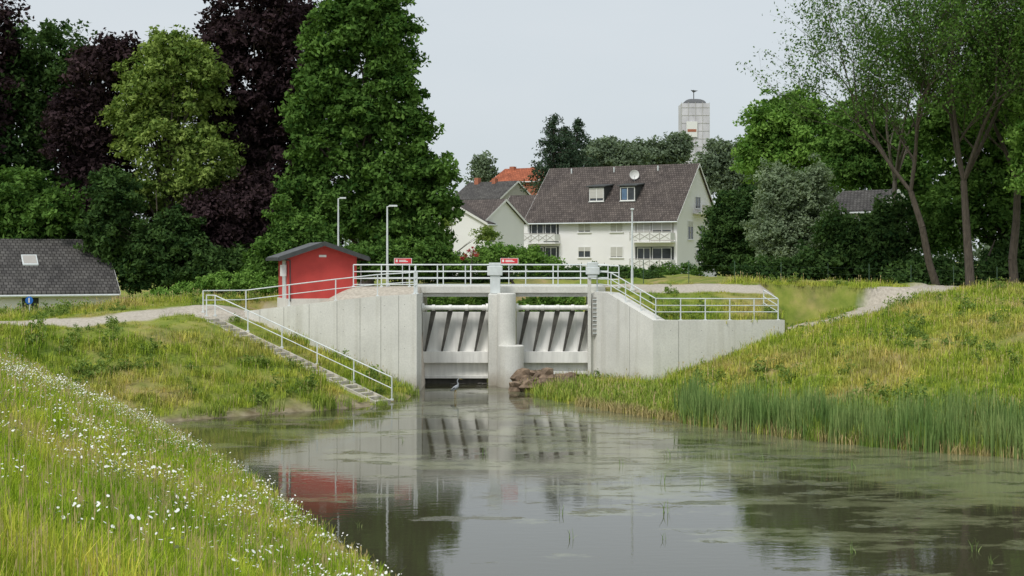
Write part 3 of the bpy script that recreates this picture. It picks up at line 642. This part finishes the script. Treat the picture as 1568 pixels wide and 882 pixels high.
def balcony(s0,s1,zf,gs='glass'):
    mb=MB(); mb.box(s0,s1,-1.3,-.01,zf-.16,zf,tf); obj('balcony_slab',mb,'plaster',r)
    mb=MB()
    mb.box(s0,s1,-1.32,-1.27,zf+.12,zf+.92,tf);mb.box(s0,s0+.05,-1.26,-.02,zf+.12,zf+.92,tf);mb.box(s1-.05,s1,-1.26,-.02,zf+.12,zf+.92,tf); obj('balcony_panel',mb,'whitep',r)
    mb=MB(); mb.tube(tf(s0,-1.3,zf+1.0),tf(s1,-1.3,zf+1.0),.04)
    n=4
    for q_ in range(n):
        a0=s0+.1+(s1-s0-.2)*q_/n; a1=s0+.1+(s1-s0-.2)*(q_+1)/n
        mb.tube(tf(a0,-1.34,zf+.2),tf(a1,-1.34,zf+.85),.025);mb.tube(tf(a1,-1.34,zf+.2),tf(a0,-1.34,zf+.85),.025); mb.tube(tf(a0,-1.34,zf),tf(a0,-1.34,zf+1.0),.03)
    obj('balcony_rail',mb,'plasterg',r)
    mb=MB(); mb.box(s0+.15,s1-.15,-.012,-.004,zf,zf+2.35,tf); obj('loggia_shade_sheet',mb,'fascia' if gs=='glass' else 'plasterg',r)  # flat sheet on the wall, coloured for the shade of a loggia
    window(r,tf,s0+.4,s0+2.0,zf+.05,zf+2.25,'front',gs,-.02); window(r,tf,s0+2.2,s1-.4,zf+.8,zf+2.25,'front',gs,-.02)
balcony(.1,4.2,8.65); balcony(.1,4.2,5.85); balcony(13.4,18.3,8.7,.75); balcony(13.4,18.3,5.75)
window(r,tf,5.2,6.8,12.4,13.8,'side','glass',0,1,L); window(r,tf,3.0,4.6,8.9,11.0,'side',.3,0,1,L); window(r,tf,6.6,8.2,9.2,10.6,'side','glass',0,1,L); window(r,tf,5.4,6.6,6.3,7.8,'side','glass',0,1,L)
mb=MB(); mb.box(L+.02,L+1.1,4.6,9,11.75,11.9,tf); mb.box(L+1.05,L+1.1,4.6,9,11.9,12.8,tf); obj('side_balcony',mb,'shutter',r)
for c,stl in ((8.05,0.8),(11.9,'c')):
    t0=1.6; zb=R(0,t0,.16)[2]; zt=zb+1.75; t1=t0+1.75/k
    mb=MB(); mb.prism([tf(c-1.0,t0,zb-.1),tf(c-1.0,t0,zt),tf(c-1.0,t1+.3,zt+.25)],Vector(tf(2.0,0,0))-Vector(tf(0,0,0))); obj('dormer_body',mb,'fascia',r)
    mb=MB(); mb.prism([tf(c-1.2,t0-.25,zt+.0),tf(c-1.2,t0-.25,zt+.12),tf(c-1.2,t1+.4,zt+.42),tf(c-1.2,t1+.4,zt+.28)],Vector(tf(2.4,0,0))-Vector(tf(0,0,0))); obj('dormer_roof',mb,'fascia',r)
    window(r,tf,c-.9,c+.9,zb+.12,zt-.1,'front',stl if stl!='c' else 'glass',t0,1)
    if stl=='c':
        mb=MB(); mb.box(c-.7,c-.1,t0-.035,t0-.022,zb+.25,zt-.3,tf); obj('curtain',mb,'curtain',r)
dc=Vector(tf(11.7,3.9,R(0,3.9,.16)[2]+.9)); mb=MB(); n=20
mb.v.append(tuple(dc+Vector((0,.15,0))))
for rr_ in (.3,.55):
    for q_ in range(n):
        t=6.283*q_/n; mb.v.append((dc.x+rr_*math.cos(t),dc.y+.15-.5*rr_*rr_,dc.z+rr_*math.sin(t)))
for q_ in range(n): j=(q_+1)%n; mb.f.append((0,1+q_,1+j)); mb.f.append((1+q_,1+n+q_,1+n+j,1+j))
obj('satellite_dish',mb,'whitep',r); mb=MB(); mb.tube(dc+Vector((0,.2,0)),dc+Vector((0,.25,-1)),.04); mb.tube(dc+Vector((0,-.5,-.1)),dc+Vector((0,0,-.5)),.02); obj('dish_mast',mb,'galv',r)
mb=MB()
for q_ in range(3): mb.tube(tf(3+q_*5.5,5.3,R(0,5.3,.1)[2]),tf(3+q_*5.5,5.3,R(0,5.3,.1)[2]+.6),.09)
obj('vent_pipes',mb,'galv',r)
Y=150
r2,tf2,L2,k2,R2=house('white_villa',(X(683,Y),Y),(X(742,Y-3),Y-3),7,4,Z(340,Y),Z(308,Y),'tiler','plaster',.4)
for s in (.5,1.9,): window(r2,tf2,s,s+1.1,Z(372,Y),Z(352,Y))
window(r2,tf2,.4,3.2,Z(396,Y),Z(378,Y),'front','glass',0,3)
r3,tf3,L3,k3,R3=house('grey_gabled_house',(X(742,146),146),(X(775,154),154),9,4,Z(343,150),Z(306,150),'tiler','plaster',.4)
window(r3,tf3,1,2.4,Z(375,150),Z(355,150))
r3,tf3,L3,k3,R3=house('brown_roof_house',(X(765,168),168),(X(830,166),166),8,4,Z(335,168),Z(300,168),'tiler','plaster',.4)
window(r3,tf3,1,2.2,Z(350,168),Z(340,168))
r3,tf3,L3,k3,R3=house('slate_roof_house',(X(694,205),205),(X(766,200),200),8,4.5,Z(305,203),Z(279,203),'tileg','plasterg',.4)
mb=MB(); mb.box(1.2,1.9,3.4,4.1,Z(285,203),Z(270,203),tf3); mb.box(4.4,5.0,3.4,4.1,Z(285,203),Z(272,203),tf3); obj('chimney',mb,'brick',r3); window(r3,tf3,3,4,Z(302,203)-1.5,Z(302,203)-.3)
r3,tf3,L3,k3,R3=house('orange_roof_house',(X(753,222),222),(X(822,218),218),9,4.5,Z(278,220),Z(257,220),'tileo','brick',.4)
window(r3,tf3,1.0,2.2,Z(294,220),Z(283,220)); window(r3,tf3,2.9,4.1,Z(294,220),Z(283,220)); mb=MB(); mb.box(1,1.8,3.8,4.6,Z(270,220),Z(252,220),tf3); mb.box(4.8,5.4,3.8,4.6,Z(270,220),Z(254,220),tf3); obj('chimney',mb,'brick',r3)
r3,tf3,L3,k3,R3=house('red_roof_house',(X(768,205),205),(X(796,205),205),6,4.5,Z(306,205),Z(290,205),'tileo','brick',.3)
r3,tf3,L3,k3,R3=house('grey_roof_house',(X(1266,114),114),(X(1344,111),111),6,4,Z(323,112),Z(293,112),'tileg','plaster',.4)
window(r3,tf3,1.5,2.4,Z(345,112),Z(330,112))
r4,tf4,L4,k4,R4=house('tile_roof_house',(-42,87.5),(X(176,95),95.0),10,2.4,Z(446,93),Z(371,97),'tileg','plaster',.5)
window(r4,tf4,L4-6,L4-4.8,3.2,4.2); window(r4,tf4,L4-10,L4-8.8,3.2,4.2)
def patch(s0,s1,t0,t1,o): return [R4(s0,t0,o),R4(s1,t0,o),R4(s1,t1,o),R4(s0,t1,o)]
mb=MB(); mb.prism(patch(L4-5.6,L4-4.6,2.2,3.2,.17),Vector((0,0,.08))); obj('skylight_frame',mb,'galv',r4)
mb=MB(); mb.prism(patch(L4-5.52,L4-4.68,2.3,3.1,.255),Vector((0,0,.01))); obj('skylight_glass',mb,'plasterg',r4)
Y=400; tw=root('church_tower',(X(1065,Y),Y,4.5)); mb=MB(); cx=X(1065,Y); hw=3.9; zt=Z(158,Y)
mb.box(cx-hw,cx+hw,Y,Y+2*hw,4.5,zt); obj('wrapped_shaft',mb,'sheet',tw)
mb=MB()
for q_ in range(5): xx=cx-hw-.05+q_*(2*hw+.1)/4; mb.tube((xx,Y-.12,4.5),(xx,Y-.12,zt+.3),.045)
zz=8
while zz<zt: mb.tube((cx-hw-.1,Y-.12,zz),(cx+hw+.1,Y-.12,zz),.04); zz+=2.2
obj('scaffold',mb,'shutter',tw)
mb=MB(); mb.box(cx-2.6,cx+.5,Y-.4,Y-.32,Z(210,Y),Z(186,Y)); obj('banner',mb,'whitep',tw)
mb=MB(); mb.box(cx-2.3,cx+.2,Y-.45,Y-.42,Z(202,Y),Z(198,Y)); mb.box(cx-3.4,cx-2.0,Y-.45,Y-.42,Z(214,Y),Z(212,Y)); obj('banner_text',mb,'brick',tw)
mb=MB()
for q_ in range(6):
    a0=q_/6*math.pi/2; a1=(q_+1)/6*math.pi/2; h0,h1=hw*.8*math.cos(a0),hw*.8*math.cos(a1); z0_,z1_=zt+.02+1.6*math.sin(a0),zt+.02+1.6*math.sin(a1); yc=Y+hw
    c0=[(cx-h0,yc-h0,z0_),(cx+h0,yc-h0,z0_),(cx+h0,yc+h0,z0_),(cx-h0,yc+h0,z0_)]; c1=[(cx-h1,yc-h1,z1_),(cx+h1,yc-h1,z1_),(cx+h1,yc+h1,z1_),(cx-h1,yc+h1,z1_)]
    for j in range(4): mb.poly([c0[j],c0[(j+1)%4],c1[(j+1)%4],c1[j]])
obj('roof',mb,'slate',tw); mb=MB(); mb.tube((cx,Y+hw,zt+1.5),(cx,Y+hw,zt+4.2),.12); mb.prism([(cx-.1,Y+hw,zt+3.4),(cx+1.2,Y+hw,zt+4.0),(cx-.9,Y+hw,zt+4.2)],(0,.1,0)); obj('weather_vane',mb,'fascia',tw)
# ------------------------------------------------------------ trees
def tree(name,base,ells,leaf,ncl,npl,cr,ls,seed,trunk=.45,bark='bark',inner=.5,flat=.65):
    r=root(name,base); g=random.Random(seed); mb=MB(); bx,by,bz=base
    cx=sum(e[0] for e in ells)/len(ells); top=max(e[2]+e[5]*.7 for e in ells)
    pts=[Vector((bx,by,bz-.3))]; n=6
    for i_ in range(1,n+1): f=i_/n; pts.append(Vector((bx+(cx-bx)*f+g.uniform(-.25,.25)*trunk*2,by+g.uniform(-.3,.3)*trunk*2,bz+(top-bz)*f*.9)))
    for i_ in range(n): mb.tube(pts[i_],pts[i_+1],trunk*(1-i_/n*.85)*(1.25 if i_==0 else 1),trunk*(1-(i_+1)/n*.85),9,False)
    for e in ells:
        for q_ in range(3):
            t=Vector((e[0]+g.uniform(-.7,.7)*e[3],e[1]+g.uniform(-.7,.7)*e[4],e[2]+g.uniform(-.2,.7)*e[5]))
            zz=max(.12,min(.75,(t.z-bz)/(top-bz)*.6)); idx=zz*n; i0=int(idx); s=pts[i0].lerp(pts[i0+1],idx-i0); m_=s.lerp(t,.5)+Vector((g.uniform(-.5,.5),g.uniform(-.5,.5),g.uniform(0,.8)))*min(1,trunk*2.5)
            rr=trunk*.35*(1-zz*.5); mb.tube(s,m_,rr,rr*.6,6,False); mb.tube(m_,t,rr*.6,rr*.15,5,False)
    obj('trunk_and_limbs',mb,bark,r,smooth=True)
    V,Q,T=leafcloud(ells,ncl,npl,cr,ls,seed,flat,inner); V=V-np.array(base)
    me=npmesh('crown',V,Q,LM[leaf],{'tint':T}); o=link(bpy.data.objects.new('crown',me)); o.parent=r
    return r
def E(u,v,ru,rv,Y,dy=0,dep=None):
    s=Y/F; rx=ru*s; rz=rv*s; ry=dep if dep else (rx+rz)/2
    return (X(u,Y),Y+dy,Z(v,Y),rx,ry,rz)
def T(name,u,Y,zb,el,*a,**k): return tree(name,(X(u,Y),Y,zb),[E(e[0],e[1],e[2],e[3],Y,*(e[4:])) for e in el],*a,**k)
T('copper_beech_tree',-20,106,3,[(-20,60,44,50),(-30,160,40,60),(-40,260,40,80)],'copper',340,55,1.1,.42,11)
T('maple_tree',60,108,3,[(75,90,50,48),(20,130,40,45),(30,210,55,55),(85,180,40,50),(10,320,65,65),(80,300,50,55),(60,390,80,45)],'dark',800,58,1.1,.38,12,.5)
T('copper_beech_tree',150,105,3,[(140,120,32,40),(180,90,34,30),(120,200,36,55),(165,260,32,60),(130,320,36,36)],'copper',420,58,1.0,.38,13,.5)
T('linden_tree',255,103,3,[(265,95,42,45),(225,140,38,40),(300,130,35,42),(245,210,50,42),(315,245,30,45),(205,190,28,30),(290,270,28,24),(235,290,30,22)],'lime',640,62,0.80,.34,14,.45)
T('copper_beech_tree',400,108,3,[(400,30,70,60),(345,70,35,50),(450,110,50,70),(440,20,45,45),(390,150,70,70),(345,190,40,50),(430,260,70,70),(370,310,60,60),(300,350,70,55),(470,330,50,60)],'copper',1050,60,1.0,.40,15,.6)
T('horse_chestnut_tree',560,102,4,[(560,25,55,42),(515,65,42,42),(602,70,34,40),(495,130,36,42),(596,138,42,44),(545,175,52,42),(624,205,36,34),(655,258,36,28),(500,230,46,36),(590,265,54,36),(600,315,40,30),(658,310,36,24),(480,290,42,34),(520,330,56,28),(600,350,46,25),(648,360,34,20),(470,180,22,32)],'green',1500,68,0.78,.38,16,.55,'bark',.45)
T('maple_tree',60,100,3,[(20,305,46,38),(75,335,40,34),(30,380,50,26),(190,380,44,44)],'green',460,55,.85,.36,17,.3)
T('copper_beech_tree',330,101,3,[(330,345,50,50),(385,330,45,50),(290,390,50,35)],'copper',380,55,.9,.36,18,.3)
T('hazel_shrub',250,98,3.5,[(235,385,36,38),(265,355,30,30),(290,400,50,35),(340,410,50,28),(212,420,24,26),(175,300,30,40),(160,350,30,34)],'dark',680,50,.6,.30,19,.15)
T('elder_shrub',455,90,4.3,[(440,385,38,34),(470,360,30,34),(435,335,14,24),(495,400,35,30),(410,405,25,25)],'green',520,45,.5,.28,20,.15)
T('hedge_shrub',620,96,4.5,[(600,395,40,20),(640,392,34,20),(560,398,36,22),(675,400,16,12)],'green',360,45,.5,.30,21,.15)
T('bramble_shrub',370,88,4.0,[(350,434,40,10),(260,452,34,10),(400,434,36,12),(300,440,26,9)],'bright',260,38,.35,.18,22,.05)
T('apple_tree',790,100,4.5,[(765,388,28,9),(800,390,28,10),(748,384,16,9),(690,399,22,6),(720,404,50,6),(820,402,36,7)],'bright',380,42,.38,.2,23,.12)
T('yellow_shrub',690,125,4.5,[(680,335,7,10),(675,368,9,10),(668,385,12,10),(745,360,14,6)],'lime',120,42,.45,.24,24,.1)
T('rose_shrub',722,97,4.5,[(722,384,7,5),(733,390,7,5),(712,392,7,4)],'redfl',18,18,.18,.11,25,.05)
T('hedge_shrub',800,112,4.0,[(640,418,50,14),(720,424,60,12),(800,424,60,12),(880,426,60,9),(960,426,50,8)],'dark',420,45,.6,.26,26,.1)
T('channel_willow_shrub',690,101,1,[(690,466,22,14),(735,466,18,12),(655,466,16,12),(830,466,30,12),(870,466,20,12)],'bright',220,42,.45,.24,27,.06)
T('hedge_shrub',1000,140,4.0,[(985,416,40,7),(1040,416,36,9),(930,419,40,7),(870,419,40,7)],'green',300,40,.5,.26,28,.1)
def spruce(u,Y,v0,v1,ru,seed):
    x=X(u,Y); zb=Z(v1,Y); zt=Z(v0,Y); r=root('spruce_tree',(x,Y,4.5)); mb=MB(); mb.tube((x,Y,4),(x,Y,zt),.35,.03,8); g=np.random.default_rng(seed)
    Vs=[];Ts=[]; rad=ru*Y/F
    zz=zt
    while zz>zb:
        f=(zt-zz)/(zt-zb); n=int(5+6*f)
        for q_ in range(n):
            a=g.uniform(0,6.28); l=rad*(.15+.85*f**.8)*g.uniform(.5,1.2)
            tip=np.array([x+l*math.cos(a),Y+l*math.sin(a),zz-l*.12+.25*l*g.random()]); mb.tube((x,Y,zz),tuple(tip),.05,.015,4,False)
            m_=int(16+50*l/rad); s=g.random(m_)**.7; p=np.array([x,Y,zz])+(tip-np.array([x,Y,zz]))*s[:,None]+g.normal(0,.17,(m_,3)); p[:,2]-=g.random(m_)*.35
            t=g.normal(size=(m_,3)); t[:,2]-=.6; t/=np.linalg.norm(t,axis=1)[:,None]; b=np.cross(t,g.normal(size=(m_,3))); b/=np.linalg.norm(b,axis=1)[:,None]
            ls=.45; Vs.append(np.stack([p-t*ls*.5,p+b*ls*.2,p+t*ls*.5,p-b*ls*.2],1).reshape(-1,3)); Ts.append(np.repeat(np.clip(g.normal(.45,.25,m_),0,1),4))
        zz-=g.uniform(.35,.6)
    obj('trunk_and_limbs',mb,'bark',r); V=np.concatenate(Vs)-np.array([x,Y,4.5]); me=npmesh('needles',V,np.arange(len(V)).reshape(-1,4),LM['conifer'],{'tint':np.concatenate(Ts)}); o=link(bpy.data.objects.new('needles',me)); o.parent=r
spruce(848,185,178,300,50,31); spruce(884,192,184,300,44,32); spruce(866,188,196,300,46,30)
T('distant_tree',930,230,4.5,[(920,240,35,20),(960,245,30,20),(935,225,14,10),(905,235,16,14)],'far',300,45,1.2,.55,33)
T('distant_tree',1000,240,4.5,[(990,238,32,18),(1030,232,20,24),(1040,222,10,14)],'far',300,45,1.2,.55,34)
T('distant_tree',738,260,4.5,[(738,255,12,17),(740,270,18,10)],'far',110,40,1.2,.55,35)
T('poplar_tree',1110,215,4.5,[(1105,250,26,34),(1130,270,25,40),(1088,268,16,26)],'far',420,50,1.1,.5,36,.4)
T('distant_tree',1225,230,4.5,[(1200,300,60,40),(1260,290,50,40)],'far',300,50,1.6,.6,37)
T('ash_tree',1200,150,4.5,[(1180,185,36,34),(1225,175,36,32),(1160,235,26,30),(1240,240,55,45),(1200,215,42,38),(1290,220,40,55)],'bright',720,58,.9,.42,38,.4)
T('silver_willow_tree',1210,110,4.3,[(1200,300,34,36),(1235,300,28,36),(1190,350,38,36),(1245,350,32,40),(1215,390,52,28),(1185,270,16,18),(1250,275,16,18)],'silver',900,50,.6,.25,39,.3,'barkl')
T('cherry_tree',1112,118,4.3,[(1120,325,28,28),(1106,362,24,30),(1135,350,36,40),(1116,392,42,22),(1150,310,20,20),(1155,390,36,26)],'dark',700,55,.6,.30,40,.3)
T('hedge_shrub',1280,98,4.3,[(1310,372,40,30),(1280,350,22,18),(1365,350,32,42),(1345,340,24,14),(1260,402,36,20),(1340,412,66,22),(1230,414,36,14),(1170,416,36,12)],'dark',760,50,.7,.30,41,.2)
T('hedge_shrub',1480,92,4.3,[(1420,425,56,24),(1500,428,66,24),(1560,415,56,44),(1620,400,60,60)],'dark',600,50,.7,.30,42,.2)
T('alder_tree',1350,120,4.3,[(1330,195,48,42),(1300,240,40,38),(1385,240,50,60),(1330,270,36,20),(1405,330,44,50)],'green',740,54,.9,.35,43,.35,'bark',.3)
T('alder_tree',1560,98,4.3,[(1500,170,50,45),(1560,110,55,60),(1600,220,80,80),(1480,240,45,50),(1540,300,70,60),(1450,190,40,36),(1450,330,40,46),(1590,380,60,50)],'green',1200,54,.9,.34,44,.45,'bark',.4)
T('maple_tree',1600,84,4.3,[(1590,180,36,50),(1610,60,45,80),(1600,260,40,36)],'bright',420,50,.7,.28,46,.4)
def open_tree(name,base,height_,seed,leaf,spread=.5,r0=.3,lean=(0,0),nleaf=16,ls=.2,lv=5,bark='bark',up=.05):
    g=np.random.default_rng(seed); r=root(name,base); mb=MB(); tips=[]
    def grow(p,d,l,rad,lev):
        segs=3; q=Vector(p)
        for s in range(segs):
            d=(d+Vector(g.normal(0,.10,3))+Vector((0,0,up))).normalized(); q2=q+d*l/segs; ra=rad*(1-.35*s/segs); rb=rad*(1-.35*(s+1)/segs)
            mb.tube(q,q2,ra,rb,7 if lev<2 else 4,False); q=q2
            if lev>=3: tips.append(q.copy())
            if lev>=1 and lev<lv and g.random()<.75:
                a=g.uniform(0,6.28); sd=Vector((math.cos(a),math.sin(a),g.uniform(-.1,.5))); grow(q,(d*.6+sd*spread*1.5).normalized(),l*g.uniform(.5,.7),rb*.55,lev+1)
        if lev<lv:
            for k_ in range(2 if lev else 4):
                a=g.uniform(0,6.28); sd=Vector((math.cos(a),math.sin(a),g.uniform(0,.3))); grow(q,(d+sd*spread).normalized(),l*g.uniform(.68,.88),rb*.72,lev+1)
    grow(Vector(base),Vector((lean[0],lean[1],1)).normalized(),height_*.30,r0,0)
    obj('trunk_and_limbs',mb,bark,r)
    P=np.array([tuple(t) for t in tips])
    if len(P)>4500: P=P[g.choice(len(P),4500,replace=False)]
    n=len(P)*nleaf; c=np.repeat(P,nleaf,0)+g.normal(0,.25,(n,3)); t=g.normal(size=(n,3)); t/=np.linalg.norm(t,axis=1)[:,None]; b=np.cross(t,g.normal(size=(n,3))+[0,0,1]); b/=np.linalg.norm(b,axis=1)[:,None]; s=(ls*g.uniform(.5,1.2,n))[:,None]
    V=np.stack([c-t*s*.5,c+b*s*.28,c+t*s*.5,c-b*s*.28],1).reshape(-1,3)-np.array(base)
    me=npmesh('crown',V,np.arange(len(V)).reshape(-1,4),LM[leaf],{'tint':np.repeat(np.clip(g.normal(.5,.25,n),0,1),4)}); o=link(bpy.data.objects.new('crown',me)); o.parent=r
open_tree('ash_tree',(X(1440,88),88,4.2),23,51,'green',.55,.26,(-.30,0),4,.22)
open_tree('ash_tree',(X(1487,86),86,4.2),24,52,'green',.5,.30,(.03,0),7,.22)
open_tree('birch_tree',(X(1375,102),102,4.2),27,53,'silver',.55,.24,(-.06,0),3,.20,5,'barkl')
open_tree('ash_tree',(X(1555,88),88,4.2),24,54,'green',.5,.3,(.0,0),8,.22)
ells=[]
g=np.random.default_rng(5)
for k_ in range(70):
    u=-300+k_*32; Yd=330+g.uniform(-30,60); h=g.uniform(5,9); ells.append((X(u,Yd),Yd,6+h*.6,g.uniform(7,12),5,h))
V,Q,T_=leafcloud(ells,1600,32,2.4,1.1,77); me=npmesh('distant_tree_belt',V,Q,LM['far'],{'tint':T_}); link(bpy.data.objects.new('distant_tree_belt',me))
def meshfence(name,pts,h,sp=2.5):
    r=root(name,pts[0]); mp=MB();mw=MB()
    for i_ in range(len(pts)-1):
        a=Vector(pts[i_]);b_=Vector(pts[i_+1]); n=max(1,int((b_-a).length/sp))
        for q_ in range(n+1): p=a.lerp(b_,q_/n); mp.tube(p-Vector((0,0,.2)),p+Vector((0,0,h)),.025,.025,6)
        z=.1
        while z<=h: mw.tube(a+Vector((0,0,z)),b_+Vector((0,0,z)),.005,.005,3,False); z+=.4
    obj('posts',mp,'fence',r); obj('mesh',mw,'fence',r)
meshfence('wire_fence',[(8.5,92,5.0),(20,90,4.8),(32,86,4.5)],1.6)
fp=[(X(180,89),89,3.2)]
r=root('wooden_fence',fp[0]); mb=MB()
for q_ in range(3): x_=fp[0][0]+q_*.7; mb.box(x_-.05,x_+.05,88.95,89.05,2.6,4.35)
mb.box(fp[0][0],fp[0][0]+1.4,88.9,88.94,4.15,4.25);mb.box(fp[0][0],fp[0][0]+1.4,88.9,88.94,3.8,3.9); obj('boards',mb,'wood',r)
# ------------------------------------------------------------ light, sky, camera
w=bpy.data.worlds.new('World'); scene.world=w; w.use_nodes=True; nt=w.node_tree; bg=nt.nodes['Background']
sky=nt.nodes.new('ShaderNodeTexSky'); sky.sky_type='NISHITA'; sky.sun_disc=False; EL,AZ=52,215
sky.sun_elevation=math.radians(EL); sky.sun_rotation=math.radians(AZ); sky.dust_density=3; sky.air_density=1
tc=nt.nodes.new('ShaderNodeTexCoord'); nz=nt.nodes.new('ShaderNodeTexNoise'); nz.inputs['Scale'].default_value=2.2; nz.inputs['Detail'].default_value=5
mp=nt.nodes.new('ShaderNodeMapping'); mp.inputs['Scale'].default_value=(1,1,3); nt.links.new(tc.outputs['Generated'],mp.inputs[0]); nt.links.new(mp.outputs[0],nz.inputs['Vector'])
cl=nt.nodes.new('ShaderNodeValToRGB'); cl.color_ramp.elements[0].position=.3; cl.color_ramp.elements[0].color=(5.9,6.5,6.9,1); cl.color_ramp.elements[1].position=.7; cl.color_ramp.elements[1].color=(6.7,7.1,7.4,1)
nt.links.new(nz.outputs[0],cl.inputs[0])
mxr=nt.nodes.new('ShaderNodeMixRGB'); mxr.inputs[0].default_value=.88; nt.links.new(sky.outputs[0],mxr.inputs[1]); nt.links.new(cl.outputs[0],mxr.inputs[2]); nt.links.new(mxr.outputs[0],bg.inputs[0]); bg.inputs[1].default_value=0.112
sd=bpy.data.lights.new('sun','SUN'); sd.energy=2.1; sd.angle=math.radians(16); sd.color=(1,.97,.92); so=link(bpy.data.objects.new('sun',sd))
az=math.radians(AZ); el=math.radians(EL); dirv=Vector((math.sin(az)*math.cos(el),math.cos(az)*math.cos(el),math.sin(el))); so.rotation_euler=dirv.to_track_quat('Z','Y').to_euler(); so.location=(0,0,60)
cd=bpy.data.cameras.new('camera'); cd.lens=50; cd.sensor_width=36; cd.shift_y=-41/1568; cd.clip_end=6000; cd.clip_start=.1
co=link(bpy.data.objects.new('camera',cd)); co.location=(0,0,CH); co.rotation_euler=(math.radians(90),0,0); scene.camera=co
scene.view_settings.view_transform='Standard'; scene.view_settings.look='None'; scene.view_settings.exposure=0
